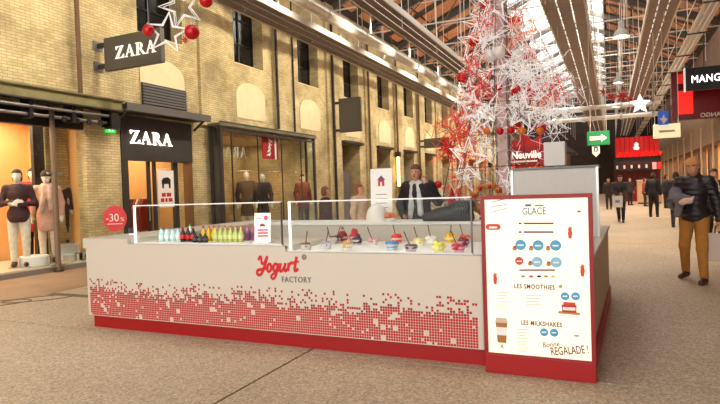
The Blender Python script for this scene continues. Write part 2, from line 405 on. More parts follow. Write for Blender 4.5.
# glazed ridge
M_PANE = glass('skylight_glass', (250, 252, 252), .5)
M_BARW = mat('glazing_bar', (170, 168, 164), .5)
skylight = structure('window_ridge', 'white glazed strip along the roof ridge')
for s in (-1, 1):
    for k in range(42):
        ya = Y0+2*k
        (xa, za), (xb, zb) = roof_pt(s, .0), roof_pt(s, tg); g = MB()
        g.quad((xa, ya+.03, za+.12), (xb, ya+.03, zb+.12), (xb, ya+1.97, zb+.12), (xa, ya+1.97, za+.12)).build('pane', M_PANE, skylight)
        g = MB().bar((xa, ya, za+.1), (xb, ya, zb+.1), .06, .12); g.build('glazing_bar', M_BARW, skylight)
        MB().bar((xa, ya+1, za+.1), (xb, ya+1, zb+.1), .07, .1).build('glazing_bar', M_BARW, skylight)
    for t in (.33, .66, 1.0):
        x, z = roof_pt(s, tg*t); MB().bar((x, Y0, z+.06), (x, Y1, z+.06), .07, .1).build('glazing_bar', M_BARW, skylight)
# steel trusses
M_TRUSS = mat('truss_steel', (96, 88, 80), .5, .2); M_TIE = mat('pale_tie_rod', (214, 206, 194), .5)
def make_truss():
    t = thing('roof_truss', 'steel roof truss with pale tie rods spanning the hall', 'truss', (0, 0, 0), 0, 'roof trusses along the hall')
    for s in (-1, 1):
        a = roof_pt(s, 0); b = roof_pt(s, .985)
        MB().bar((a[0], 0, a[1]-.16), (b[0], 0, b[1]-.16), .14, .26).build('rafter', M_TRUSS, t)
        for u in (.3, .6):
            p = roof_pt(s, u); q = roof_pt(s, u+.22)
            MB().tube([(p[0], 0, p[1]-.2), (q[0], 0, EAVE-.25)], .03, 6).build('strut', M_TRUSS, t)
    MB().tube([(WX+.05, 0, EAVE-.25), (RX-.05, 0, EAVE-.25)], .035, 6).build('tie_rod', M_TIE, t)
    MB().tube([(WX+2.6, 0, EAVE+.8), (RX-2.6, 0, EAVE+.8)], .028, 6).build('tie_rod', M_TIE, t)
    for k in range(-6, 7):
        x = MIDX+k*1.12; zt = RIDGE-SLOPE*abs(k*1.12)-.25
        MB().tube([(x, 0, 6.75 if abs(k) > 0 else EAVE-.3), (x, 0, zt)], .016, 5).build('hanger_rod', M_TIE, t)
    return t
tr = make_truss()
ys_t = [9.3+BAY*k for k in range(-4, 17)]
for i, y in enumerate(ys_t):
    o = tr if i == 0 else copy_tree(tr); o.location = (0, min(y, Y1-.3), 0)
# longitudinal cable grid: thin pale rods
for i, (x, z) in enumerate(((-8.3, 9.0), (-5.1, 9.15), (-4.0, 9.15), (-.6, 9.15), (.7, 9.0), (3.4, 9.0))):
    tag(MB().tube([(x, Y0+.5, z), (x, Y1-.3, z)], .022, 6).build('purlin_rod', M_TIE), 'thin pale rod running the length of the roof', 'rod', 'long rods under the roof')

# ---- suspended light trays
M_TRAY = mat('tray_board', (104, 86, 80), .55, noise=.08, nscale=3)
M_TRAYL = mat('tray_light', (255, 252, 246), .5, emit=.9, emit_col=(255, 248, 236))
M_TRAY2 = mat('tray_board_pale', (140, 122, 112), .55, noise=.08, nscale=3); M_TRAYL2 = mat('tray_light_soft', (255, 252, 246), .5, emit=.55, emit_col=(255, 248, 236))
def light_tray(x0, x1, z, label, nb=3, dashed=False):
    t = thing('light_tray', label, 'light tray', (0, Y0, z), 0)
    wd = (x1-x0)/nb; L = 3.0; n = int((Y1-Y0)/L); me = None; ml = None
    for k in range(n):
        for b in range(nb):
            if me is None: me = MB().box(0, wd-.05, .01, L-.012, 0, .07).mesh('tray_board', M_TRAY2 if dashed else M_TRAY)
            obj('tray_board', me, t, (x0+wd*b+.025, k*L, 0))
        for b in range(1, nb):
            segs = 4 if dashed else 1
            if ml is None: ml = MB().box(-.010, .010, .04, L/segs-(.3 if dashed else .02), .02, .05).mesh('light_strip', M_TRAYL2 if dashed else M_TRAYL)
            for q in range(segs): obj('light_strip', ml, t, (x0+wd*b, k*L+q*L/segs, 0))
    MB().box(x0-.02, x0+.03, 0, n*L, -.03, .16).build('edge_rail', M_TIE, t); MB().box(x1-.03, x1+.02, 0, n*L, -.03, .16).build('edge_rail', M_TIE, t)
    for k in range(0, n, 2):
        g = MB().box(x0, x1, k*L-.04, k*L+.04, .07, .13)
        g.build('cross_bracket', M_STEEL, t)
        for x in (x0+.08, x1-.08):
            zt = RIDGE-SLOPE*abs(x-MIDX)-.1-z
            MB().tube([(x, k*L, .1), (x, k*L, zt)], .012, 5).build('hanger', M_TIE, t)
    return t
DZ = 5.6
def tray_lamps(t, x, z, step, to, power, col, nm, y_from=4.0, ang=110):
    y = y_from
    while y < Y1-2:
        MB().lathe([(.05, 0), (.06, .1), (.035, .13)], 10, (x, y-Y0, .1)).build(nm, M_BLACK, t, True)
        spot_light(nm+'_light', (x, y, z+.12), to, power, ang, col, .08, .9)
        y += step
t1 = light_tray(-9.72, -8.66, CAM_H+5.3, 'dark tray with two light lines nearest the brick wall')
t2 = light_tray(-6.85, -5.98, CAM_H+DZ, 'dark tray with two light lines between brick wall and christmas tree')
t3 = light_tray(-1.84, -.62, CAM_H+DZ, 'wide tray with dashed lights above the green arrow sign', 3, True)
t4 = light_tray(1.2, 2.1, CAM_H+DZ, 'tray with dashed lights between pendant lamps and the shop signs', 3, True)
tray_lamps(t2, -6.9, CAM_H+DZ-.25, BAY, (-1, 0, -.55), 560, (1, .93, .78), 'wall_washer', 5.4)
def added_uplight(t, xc, z): MB().box(xc-.12, xc+.12, .5, Y1-Y0-.5, .1, .14).build('added_uplight_channel', M_STEEL, t); area_light('added_uplight', (xc, (Y0+Y1)/2, z+.16), (0, 0, 1), .24, Y1-Y0-2, 480, (1, .9, .76))  # channel and upward light added on a tray to brighten the roof boards
added_uplight(t2, -6.4, CAM_H+DZ); added_uplight(t1, -9.2, CAM_H+5.3); added_uplight(t4, 1.65, CAM_H+DZ)
# silver insulated air duct beside the wall tray
du = thing('air_duct', 'silver insulated round air duct above the wall tray', 'duct', (-8.3, Y0, CAM_H+5.75))
M_DUCT = mat('duct_foil', (206, 198, 184), .35, .5, noise=.12, nscale=9, bump=.3, bscale=14)
for k in range(28):
    MB().lathe([(.2, 0), (.2, 2.9)], 14).build('duct_section', M_DUCT, du, True).matrix_local = Matrix.Translation((0, k*3.0+.05, 0)) @ Matrix.Rotation(R(-90), 4, 'X')
    MB().lathe([(.225, 0), (.225, .1)], 14).build('duct_collar', M_CHROME, du, True).matrix_local = Matrix.Translation((0, k*3.0-.05, 0)) @ Matrix.Rotation(R(-90), 4, 'X')
    MB().tube([(0, k*3.0, .2), (0, k*3.0, 3.4)], .012, 5).build('hanger', M_STEEL, du)
pp = thing('service_pipe', 'thin dark service pipe above the silver duct', 'pipe', (-8.0, Y0, CAM_H+6.5))
MB().tube([(0, 0, 0), (0, Y1-Y0-.3, 0)], .05, 8).build('pipe', M_BLACK, pp, True)
for k in range(20): MB().box(-.5, .06, k*4.1, k*4.1+.08, .05, .14).build('bracket', M_BLACK, pp)
# pale cable trunking above the right-hand shops
rt = thing('cable_trunking', 'bundle of pale trunking pipes above the right row of shops', 'trunking', (0, Y0, CAM_H+5.3))
for x, z in ((2.75, 0), (2.95, .04), (3.15, .08)):
    MB().tube([(x, 0, z), (x, Y1-Y0-.3, z)], .075, 10).build('pipe', mat('pale_pipe', (222, 214, 202), .5), rt, True)
for k in range(21): MB().box(2.6, 3.3, k*3.9, k*3.9+.08, -.1, -.06).build('bracket', M_STEEL, rt); MB().tube([(3.0, k*3.9+.04, -.1), (3.0, k*3.9+.04, 3.3)], .014, 5).build('hanger', M_STEEL, rt)
# two white pipes crossing the hall far back
for i, (yy, z) in enumerate(((107, 5.9), (118, 5.35))):
    t = thing('crossing_pipe', ['upper thick white pipe crossing the hall beyond the arrow sign', 'lower thick white pipe crossing the hall beyond the arrow sign'][i], 'pipe', (0, 35, ony(600, yy, 35).z))
    MB().tube([(-3.4, 0, .0), (2.6, 0, 0)], .13, 12).build('pipe', M_WHITE2, t, True)
    for x in (-3, -1, .6, 2.2):
        MB().tube([(x, 0, .1), (x, 0, 3.6)], .015, 5).build('hanger', M_TIE, t); MB().lathe([(.19, -.06), (.19, .06)], 12).build('flange', M_CHROME, t, True).matrix_local = Matrix.Translation((x, 0, 0)) @ Matrix.Rotation(R(90), 4, 'Y')
# pendant lamps
def pendant(px, py, Y, label):
    p = ony(px, py, Y); t = thing('pendant_lamp', label, 'lamp', p)
    MB().lathe([(.2, 0), (.195, .06), (.15, .15), (.07, .21), (.06, .22), (.06, .40), (.03, .43)], 18, caps=False).build('lamp_shade', mat('lamp_white', (222, 218, 212), .4), t, True)
    MB().lathe([(.05, .02), (.09, .06), (.08, .12), (.03, .16)], 12).build('bulb', mat('bulb_glow', (255, 250, 235), .5, emit=14, emit_col=(255, 240, 210)), t, True)
    MB().tube([(0, 0, .42), (0, 0, RIDGE-SLOPE*abs(p.x-MIDX)-p.z)], .01, 5).build('cord', M_BLACK, t)
    spot_light('pendant_light', p+Vector((0, 0, -.02)), (0, 0, -1), 800, 120, (1, .84, .62), .15)
pendant(621, 37, 16, 'white dome pendant lamp hanging nearest over the aisle')
pendant(618, 83, 25, 'white dome pendant lamp, smaller, further down the aisle')
pendant(616, 107, 34, 'farthest small white dome pendant lamp above the aisle')

# ---- right row of shops
M_RIB = mat('brown_rib', (150, 118, 92), .7, noise=.12, nscale=3)
g = MB(); wall_boxes(g, RX+.1, RX+.5, Y0, Y1, 0, EAVE, [(y, y+3.4, .1, 3.4) for y in [22.0+4.2*j for j in range(12)]])
wall_right = tag(g.build('wall_right', mat('brown_wall', (112, 84, 66), .8, noise=.15, nscale=2)), 'brown right wall with vertical ribs over the shopfronts', kind='structure')
meR = MB().box(RX-.06, RX+.1, -.11, .11, 3.6, EAVE).mesh('wall_rib', M_RIB)
meP = MB().box(RX-.08, RX+.1, -.07, .07, 3.5, 6.2).mesh('wall_rib', mat('pale_rib', (196, 182, 162), .6))
for k in range(97): obj('wall_rib', meR if k < 48 else meP, wall_right, (0, Y0+.5+k*.86, 0))
for k in range(13):
    y = 21.8+k*4.2
    c = thing('shop_column', 'slender pale column in front of the right shopfronts', 'column', (RX-.25, y, 0), 0, 'columns of the right shopfronts')
    MB().lathe([(.1, 0), (.1, .12), (.05, .16), (.05, 4.4), (.08, 4.45), (.08, 4.55)], 12).build('shaft', mat('column_pale', (226, 208, 180), .5), c, True)
for i, y in enumerate([22.0+4.2*j for j in range(12)]):
    rm = structure('shop_room_%d' % (i+1)); tag(rm, 'warm lit shop interior behind the right shopfront')
    g = MB().box(RX+3.4, RX+3.5, y-.3, y+3.7, 0, 3.6).box(RX+.5, RX+3.5, y-.4, y-.3, 0, 3.6).box(RX+.5, RX+3.5, y+3.7, y+3.8, 0, 3.6).box(RX+.4, RX+3.5, y-.4, y+3.8, 3.5, 3.6)
    g.build('wall', M_WARM, rm); MB().box(RX+.5, RX+3.5, y-.3, y+3.7, -.02, .01).build('floor', M_FLOOR2, rm)
    MB().quad((RX+.3, y, .1), (RX+.3, y+3.4, .1), (RX+.3, y+3.4, 3.4), (RX+.3, y, 3.4)).build('pane', M_GLASS, rm)
    area_light('shop_light', (RX+1.9, y+1.7, 3.4), (0, 0, -1), 2.2, 3, 210, (1, .82, .58))
    cols = [(150, 40, 40), (210, 180, 120), (60, 60, 80), (220, 220, 210), (120, 84, 50), (40, 34, 34)]
    for sh in range(2):
        t = thing('shop_shelf', 'shelving with coloured goods inside a right-hand shop', 'shelf', (RX+2.9, y+.4+sh*1.7, .0), 0, 'shelving in the right-hand shops')
        g = MB()
        for z in (.05, .6, 1.15, 1.7, 2.2): g.box(-.2, .2, 0, 1.4, z, z+.03)
        g.box(.18, .21, 0, 1.4, 0, 2.3); g.build('rack', mat('shelf_brown', (120, 80, 50), .6), t)
        for z in (.08, .63, 1.18, 1.73):
            for q in range(4):
                h = .25+.2*random.random(); cc = random.choice(cols); MB().box(-.17, .1, .06+q*.33, .06+q*.33+.25, z, z+h).build('goods', mat('goods_%d_%d_%d' % cc, cc, .7), t, bevel=.01)

# ---- far end
g = MB().box(WX-.6, RX+.5, Y1, Y1+.4, 0, RIDGE+.2)
wall_end = tag(g.build('wall_end', mat('end_dark', (58, 46, 42), .9, noise=.2, nscale=1)), 'dark end wall of the hall', kind='structure')

# ================================================================== KIOSK
KX0, KX1, KY0, KY1 = -5.64, -.13, 4.52, 7.9
M_REDD = mat('red_dot', (188, 14, 20), .5); M_REDK = mat('dark_red_dot', (150, 18, 24), .5)
kiosk = thing('dessert_kiosk', 'white island kiosk with a red pixel-dot skirt and red plinth', 'kiosk', ((KX0+KX1)/2, (KY0+KY1)/2, 0))
KC = Vector(((KX0+KX1)/2, (KY0+KY1)/2, 0))
def kpart(mb, name, m, parent=kiosk, **kw):
    mb.v = [(v[0]-KC.x, v[1]-KC.y, v[2]) for v in mb.v] if parent is kiosk else mb.v
    return mb.build(name, m, parent, **kw)
kpart(MB().box(KX0+.06, KX1-.02, KY0+.06, KY0+.66, 0, .155).box(KX0+.06, KX0+.66, KY0+.66, KY1-.06, 0, .155).box(KX1-.68, KX1-.02, KY0+.66, KY1-.06, 0, .155).box(KX0+.66, KX1-.68, KY1-.62, KY1-.06, 0, .155), 'plinth', M_RED)
# front panel with a rounded left corner
rc = .07; n = 6
fo = [(-.98, KY0)] + [(KX0+rc-rc*math.sin(math.pi/2*t/n), KY0+rc-rc*math.cos(math.pi/2*t/n)) for t in range(n+1)] + [(KX0, KY1-.7), (KX0+.04, KY1-.7), (KX0+.04, KY0+.09), (KX0+.09, KY0+.04), (-.98, KY0+.04)]
kpart(MB().prism(fo, lambda u, v, d: (u, v, d), .15, .93), 'front_panel', M_WHITE, smooth=True)
kpart(MB().box(KX0, -2.87, KY0, KY0+.04, .93, .985).box(KX0, KX0+.04, KY0+.04, KY1-.7, .93, 1.03).box(KX0, -4.93, KY0+.0, KY0+.04, .985, 1.03), 'panel_upstand', M_WHITE)
# counter tops
kpart(MB().box(KX0+.0, -4.93, KY0, KY0+.75, 1.03, 1.045).box(KX0, KX0+.72, KY0+.75, KY1, 1.03, 1.045), 'corner_top', M_WHITE, bevel=.004)
kpart(MB().box(-4.93, -2.87, KY0+.005, KY0+.9, .955, .985), 'drinks_top', M_WHITE)
kpart(MB().box(-2.87, -.98, KY0+.005, KY0+1.1, .905, .93), 'toppings_deck', M_WHITE2)
kpart(MB().box(-2.9, -2.866, KY0+.045, KY0+1.02, .93, .984), 'deck_step', M_WHITE)
kpart(MB().box(-4.96, -4.926, KY0+.045, KY0+.75, .985, 1.029), 'corner_step', M_WHITE)
kpart(MB().box(KX0+.68, -.98, KY0+.95, KY0+1.0, .155, .9).box(KX0+.68, KX0+.72, KY0+1.0, KY1-.7, .155, 1.03), 'inner_panel', M_WHITE)
# right counter wing, beige flank, and rear counter
M_FLANK = mat('beige_flank', (186, 160, 130), .5)
up = lambda u, v, d: (u, v, d)
kpart(MB().prism([(KX1-.8, 4.58), (KX1-.04, 4.56), (KX1+.08, KY1-.04), (KX1-.72, KY1-.04)], up, .155, .9), 'right_wing', M_FLANK)
kpart(MB().prism([(KX1-.82, 4.54), (KX1-.01, 4.54), (KX1+.1, KY1), (KX1-.74, KY1)], up, .9, .93), 'right_top', M_WHITE)
kpart(MB().prism([(KX1-.04, 4.58), (KX1-.012, 4.58), (KX1+.1, KY1-.03), (KX1+.07, KY1-.03)], up, 0, .16), 'flank_trim', M_RED)
kpart(MB().box(KX0, KX1-.74, KY1-.64, KY1-.04, .155, 1.0).box(KX0, KX0+.68, KY1-.7, KY1, .155, 1.03), 'rear_counter', M_WHITE)
kpart(MB().box(KX0+.72, KX1-.74, KY1-.68, KY1, 1.0, 1.035), 'rear_top', M_WHITE2)
# pixel dots on front and round the corner onto the left side: printed squares
gr, gk = MB(), MB(); pitch = .0236; sq = .0202; rnd = random.Random(3)
ncol = int((4.64-.09)/pitch)
holes = set()
for h in range(110):
    c, r_ = rnd.randrange(ncol), rnd.randrange(11); s2 = rnd.choice((1, 1, 1, 2))
    for a in range(s2):
        for b in range(s2): holes.add((c+a, r_+b))
for c in range(-14, ncol):
    topd = 10+int(1.2*math.sin(c*.21)+1.2*math.sin(c*.077+1)+rnd.random()*2)
    for r_ in range(18):
        if r_ < topd:
            if (c, r_) in holes or (c < 0 and rnd.random() < .02): continue
        else:
            if rnd.random() > .66*math.exp(-(r_-topd)/3.4): continue
        z = .158+r_*pitch
        if c < 0: x, q = None, KY0+.1+(-c-1)*pitch
        else: x = KX0+.085+c*pitch
        tgt = gk if (r_ >= topd-1 and rnd.random() < .6) else gr
        if c >= 0: tgt.quad((x, KY0-.0012, z), (x+sq, KY0-.0012, z), (x+sq, KY0-.0012, z+sq), (x, KY0-.0012, z+sq))
        else: tgt.quad((KX0-.0012, q, z), (KX0-.0012, q+sq, z), (KX0-.0012, q+sq, z+sq), (KX0-.0012, q, z+sq))
tag(kpart(gr, 'dot_print', M_REDD), kind='stuff'); tag(kpart(gk, 'dot_print_dark', M_REDK), kind='stuff')
# brush-script logo
def crom(pts, n=6):
    out = []; P = [pts[0]]+list(pts)+[pts[-1]]
    for i in range(1, len(P)-2):
        for t in range(n):
            u = t/n; p0, p1, p2, p3 = P[i-1], P[i], P[i+1], P[i+2]
            out.append(tuple(.5*((2*p1[j])+(-p0[j]+p2[j])*u+(2*p0[j]-5*p1[j]+4*p2[j]-p3[j])*u*u+(-p0[j]+3*p1[j]-3*p2[j]+p3[j])*u**3) for j in range(2)))
    out.append(tuple(pts[-1])); return out
def ell(cx, cy, rx, ry): return [(cx+rx*math.cos(t), cy+ry*math.sin(t)) for t in [2*math.pi*k/20+.8 for k in range(21)]]
script = [([(0, 1.35), (.1, 1.7), (.3, 1.72), (.4, 1.3), (.5, 1.0), (.75, 1.0), (1.0, 1.45), (1.08, 1.75)], .12),
          ([(1.1, 1.8), (1.02, 1.2), (.85, .5), (.62, -.1), (.3, -.3), (.02, -.12), (.02, .18), (.3, .3), (.8, .35), (1.2, .5)], .14),
          (ell(1.55, .48, .27, .42), .13), (ell(2.35, .5, .27, .4), .13),
          ([(2.66, .95), (2.62, .3), (2.52, -.4), (2.25, -.75), (1.95, -.6), (2.05, -.3), (2.7, .1), (2.95, .4)], .12),
          ([(3.0, .95), (2.95, .4), (3.1, .06), (3.35, .2), (3.55, .6)], .13), ([(3.6, .95), (3.55, .3), (3.72, .06), (3.95, .3)], .13),
          ([(4.05, .95), (4.03, .05)], .14), ([(4.07, .55), (4.25, .92), (4.5, .95), (4.56, .75)], .12),
          ([(4.95, 1.6), (4.86, .35), (5.0, .06), (5.3, .3)], .14), ([(4.62, 1.02), (5.3, 1.06)], .09)]
lg = MB(); U = .088; ca, sa = math.cos(R(3)), math.sin(R(3))
for pts, r in script:
    for p in [crom(pts)]:
        q = []
        for (x, y) in p:
            x2 = (x+.22*y)*U; y2 = y*U; q.append((x2*ca-y2*sa, 0, x2*sa+y2*ca))
        lg.tube(q, r*U*1.25, 8)
lg.v = [(v[0]-3.2-KC.x, KY0-.002+v[1]*.05-KC.y, v[2]+.722) for v in lg.v]
lg.build('script_logo', mat('logo_red', (206, 16, 26), .4), kiosk)
M_INK = mat('grey_ink', (104, 98, 94), .5)
lettering('FACTORY', .08, M_INK, kiosk, (-2.755-KC.x, KY0-.003-KC.y, .64), (R(90), R(-1.0), 0), space=1.14, scale=(.84, 1, 1))
MB().lathe([(.016, 0), (.026, 0), (.026, .003), (.016, .003)], 20, caps=False).build('trade_mark_ring', M_INK, kiosk).matrix_local = Matrix.Translation((-2.66-KC.x, KY0-.001-KC.y, .885)) @ Matrix.Rotation(R(90), 4, 'X')
lettering('R', .03, M_INK, kiosk, (-2.66-KC.x, KY0-.003-KC.y, .8745))

# glass sneeze guards with led uprights
def guard(x0, x1, z0, label, led_left=True):
    t = thing('sneeze_guard', label, 'glass screen', (x0, KY0+.045, z0)); w_ = x1-x0; h = 1.41-z0
    np_ = 3
    for k in range(np_): MB().box(w_*k/np_+.01, w_*(k+1)/np_-.004, -.004, .004, .012, h-.01).build('pane', M_GUARD, t)
    MB().box(0, w_, -.008, .008, h-.006, h+.006).build('top_rail', M_LED if not led_left else mat('rail_white', (244, 244, 240), .3, emit=.08, emit_col=(255, 252, 245)), t)
    MB().box(0, w_, -.014, .014, 0, .014).build('bottom_rail', M_WHITE2, t)
    MB().box(0, .014, -.01, .01, 0, h).build('led_upright', M_LED, t)
    MB().box(w_-.012, w_, -.01, .01, 0, h).build('steel_upright', mat('post_dark', (92, 92, 90), .3, .7), t)
    for s, xx in ((0, .0), (1, w_-.012)):
        MB().box(xx, xx+.012, .016, .5, .3, h).build('side_pane', M_GUARD, t)
    return t
guard(-4.86, -2.92, .985, 'glass screen with bright upright in front of the drink bottles')
guard(-2.84, -1.06, .93, 'glass screen with bright upright in front of the topping bowls')
area_light('guard_led_light', (-1.95, KY0+.12, 1.4), (0, .5, -1), 1.7, .03, 2.2, (1, .97, .92))
area_light('guard_led_light', (-3.9, KY0+.12, 1.4), (0, .5, -1), 1.8, .03, 2.2, (1, .97, .92))

# toppings in bowls with spoons
def bowl_thing(px, py, col, heap, spoon, label, r=.06):
    p = onz(px, py, .93); p.y = min(max(p.y, KY0+.16), KY0+1.02); p.x = min(max(p.x, -2.75), -1.14)
    sh = MB().lathe([(r*.7, 0), (r*.72, .004), (r*.98, .05), (r*1.05, .058), (r*.95, .056), (r*.68, .012)], 16, caps=False)
    t = thing('topping_bowl', label, 'bowl', (p.x, p.y, .93)); bw = mat('bowl_%d_%d_%d' % tuple(int(200+.2*c) for c in col), tuple(int(170+.3*c) for c in col), .3)
    sh.f.append(tuple(range(15, -1, -1))); sh.build('dish', bw, t, True)
    rr = random.Random(px); pr = []
    for k in range(16):
        a, q = rr.random()*6.28, r*.8*math.sqrt(rr.random()); hz = .05+heap*(1-(q/r)**2)*rr.random()
        pr.append(('e', (q*math.cos(a), q*math.sin(a), hz), (.016+.008*rr.random(),)*3))
    pr.append(('e', (0, 0, .04), (r*.9, r*.9, .02+heap*.6)))
    sdf_build('topping', pr, .006, mat('topping_%d_%d_%d' % col, col, .45, noise=.3, nscale=60), t, k=.006)
    if spoon:
        lean = spoon*.05
        MB().tube([(0, 0, .05), (lean*.5, 0, .11), (lean, .01, .185)], [.007, .004, .006], 6).build('spoon_handle', mat('spoon_dark', (96, 34, 36), .4), t, True)
TOP = [(306, 250, (120, 80, 60), .01, .3, 'bowl of brown chips at the far left of the deck'), (317, 244, (196, 186, 170), .005, -1, 'bowl of pale flakes behind the brown chips'),
       (326, 249, (150, 130, 150), .02, .6, 'bowl of pale purple topping with upright spoon'), (334, 243, (90, 40, 60), .03, 1, 'bowl of dark plum topping behind the pale purple one'),
       (347, 250, (190, 150, 100), .03, 0, 'bowl of golden brown nuts near the glass'), (345, 240, (150, 40, 50), .10, 0, 'tall heap of dark red berries at the back'),
       (357, 245, (60, 36, 56), .04, 0, 'bowl of blackberries before the crimson heap'), (362, 240, (190, 50, 60), .09, 0, 'tall heap of crimson fruit beside the blackberries'),
       (373, 245, (200, 150, 150), .01, -1.2, 'bowl of rosy crumble with a leaning spoon'), (392, 250, (60, 110, 160), .03, 0, 'bowl of bright blue sweets near the glass'),
       (397, 243, (222, 60, 50), .05, 0, 'bowl of bright red strawberries behind the blue sweets'), (404, 240, (206, 80, 80), .03, -.8, 'bowl of pink-red fruit right of the strawberries'),
       (411, 252, (96, 50, 60), .005, -1.3, 'low dish of dark sauce near the glass'), (419, 246, (226, 206, 130), .02, -1, 'bowl of pale yellow topping with leaning spoon'),
       (431, 243, (236, 226, 210), .01, -.6, 'bowl of white topping behind the lemon yellow one'), (437, 253, (238, 224, 70), .04, 0, 'bowl of lemon yellow topping near the glass'),
       (450, 243, (240, 180, 30), .06, .3, 'heaped bowl of mango cubes at the back'), (458, 253, (190, 30, 70), .03, -1.2, 'bowl of raspberry red topping at the right near the glass'),
       (463, 247, (120, 24, 50), .04, 0, 'bowl of dark cherry topping behind the raspberry one'), (468, 241, (226, 96, 50), .03, -.8, 'bowl of orange fruit at the far right back')]
for a in TOP: bowl_thing(*a)

# drinks
def bottle(x, y, h, r, liquid, cap, lab, label, grp):
    t = thing('drink_bottle', label, 'bottle', (x, y, .985), 0, grp)
    MB().lathe([(r*.9, 0), (r, .01), (r, h*.55), (r*.8, h*.68), (r*.4, h*.82), (r*.36, h*.92)], 12).build('bottle_body', mat('liq_%d_%d_%d' % liquid, liquid, .15), t, True)
    bb_ = t.children[0]; MB().lathe([(r*.42, h*.9), (r*.42, h)], 10).build('cap', mat('cap_%d_%d_%d' % cap, cap, .4), bb_, True)
    if lab: MB().lathe([(r*1.03, h*.22), (r*1.03, h*.5)], 12, caps=False).build('paper_label', mat('lab_%d_%d_%d' % lab, lab, .5), bb_, True)
for k in range(4): bottle(-4.76+k*.085, 4.86, .155, .032, (196, 224, 230), (60, 160, 200), (220, 236, 240), 'clear water bottle with blue cap behind the glass', 'water bottles')
for k in range(3): bottle(-4.42+k*.075, 4.84, .16, .031, (40, 18, 16), (190, 20, 24), (206, 30, 34), 'dark cola bottle with red label and cap', 'cola bottles')
for k in range(3): bottle(-4.19+k*.07, 4.78, .10, .03, (26, 22, 24), (30, 30, 32), (70, 70, 76), 'small black drink bottle beside the cola', 'small black bottles')
for k in range(3): bottle(-4.2+k*.075, 4.93, .165, .032, (206, 166, 30), (190, 50, 30), (222, 190, 60), 'yellow juice bottle with red cap', 'yellow juice bottles')
for k in range(6): bottle(-3.98+k*.068, 4.87, .16, .031, (178, 184, 104), (206, 176, 50), (200, 204, 140), 'pale green drink bottle with yellow cap', 'pale green bottles')
for k in range(11): bottle(-4.3+k*.078, 5.04, .165, .031, (150, 90, 130), ((206, 40, 60), (150, 60, 150), (60, 150, 90))[k % 3] if False else (196, 60, 110), (120, 60, 110), 'purple drink bottle with pink cap in the back row', 'purple bottles')
MB_t = thing('drink_bottle', 'clear bottle with a green cap in the back row', 'bottle', (-4.47, 5.02, .985))
MB().lathe([(.03, 0), (.032, .1), (.014, .15), (.013, .17)], 12).build('bottle_body', mat('liq_196_224_230', (196, 224, 230), .15), MB_t, True)
MB().lathe([(.016, .165), (.016, .19)], 10).build('cap', mat('cap_green', (30, 150, 70), .4), MB_t, True)

# small notice on the drinks top, tall notice on the rear counter
def notice(x, y, z, w_, h, lean, label, big):
    t = thing('counter_notice', label, 'sign', (x, y, z))
    fn = lambda u, v, d: (u, d+v*lean, v)
    cardo = MB().prism([(-w_/2, .012), (w_/2, .012), (w_/2, h), (-w_/2, h)], fn, 0, .006).build('card', mat('card_white', (246, 244, 240), .3), t)
    MB().box(-w_/2, w_/2, -.03, .06, 0, .012).build('foot', mat('acrylic', (226, 230, 230), .2), t)
    r90 = (math.atan2(1, lean), 0, 0)
    def pr(poly, m, nm): return MB().prism(poly, fn, -.0015, 0).build(nm, m, cardo)
    pink = mat('pink_ink', (206, 60, 84), .5); 
    if not big:
        MB().prism([(w_*.22+.026*math.cos(a), h*.84+.026*math.sin(a)) for a in [k*math.pi/8 for k in range(16)]], fn, -.0015, 0).build('round_logo', pink, cardo)
        pr([(-w_*.4, h*.8), (-w_*.05, h*.8), (-w_*.05, h*.83), (-w_*.4, h*.83)], M_INK, 'text_line')
        pr([(-w_*.2, h*.55), (w_*.2, h*.55), (w_*.14, h*.62), (0, h*.66), (-w_*.14, h*.62)], mat('brown_ink', (110, 60, 60), .5), 'picture')
        for k in range(3): pr([(-w_*.3, h*(.2+k*.1)), (w_*.34, h*(.21+k*.1)), (w_*.34, h*(.265+k*.1)), (-w_*.3, h*(.255+k*.1))], pink, 'text_line')
    else:
        red = mat('house_ink', (190, 50, 64), .5); dk = mat('house_ink_dark', (110, 70, 110), .5)
        pr([(-.05, h*.66), (.05, h*.66), (.05, h*.78), (-.05, h*.78)], red, 'house_emblem'); pr([(-.065, h*.78), (.065, h*.78), (0, h*.87)], dk, 'house_roof')
        pr([(-.014, h*.66), (.014, h*.66), (.014, h*.74), (-.014, h*.74)], mat('card_white', (246, 244, 240), .3), 'house_door').location.y = -.001
        for k in range(4): pr([(-w_*(.3-.05*(k % 2)), h*(.24+k*.085)), (w_*(.3-.05*(k % 2)), h*(.24+k*.085)), (w_*(.3-.05*(k % 2)), h*(.252+k*.085)), (-w_*(.3-.05*(k % 2)), h*(.252+k*.085))], M_INK, 'text_line')
notice(-3.32, 4.8, .985, .2, .31, .06, 'small white notice with a round pink logo on the drinks counter', False)
notice(-3.16, 7.7, 1.035, .35, .78, .05, 'tall white notice with a red house emblem on the rear counter', True)
# payment terminal on the corner top
pt = thing('card_terminal', 'small white and black card terminal on the kiosk corner', 'terminal', (-5.32, 4.98, 1.045), R(20))
MB().prism([(-.05, 0), (.06, 0), (.06, .03), (-.05, .09)], lambda u, v, d: (d, u, v), -.04, .04).build('housing', M_WHITE2, pt, bevel=.006)
MB().prism([(-.052, .025), (-.052, .086), (-.046, .088)], lambda u, v, d: (d, u, v), -.035, .035).build('dark_base', M_BLACK, pt)
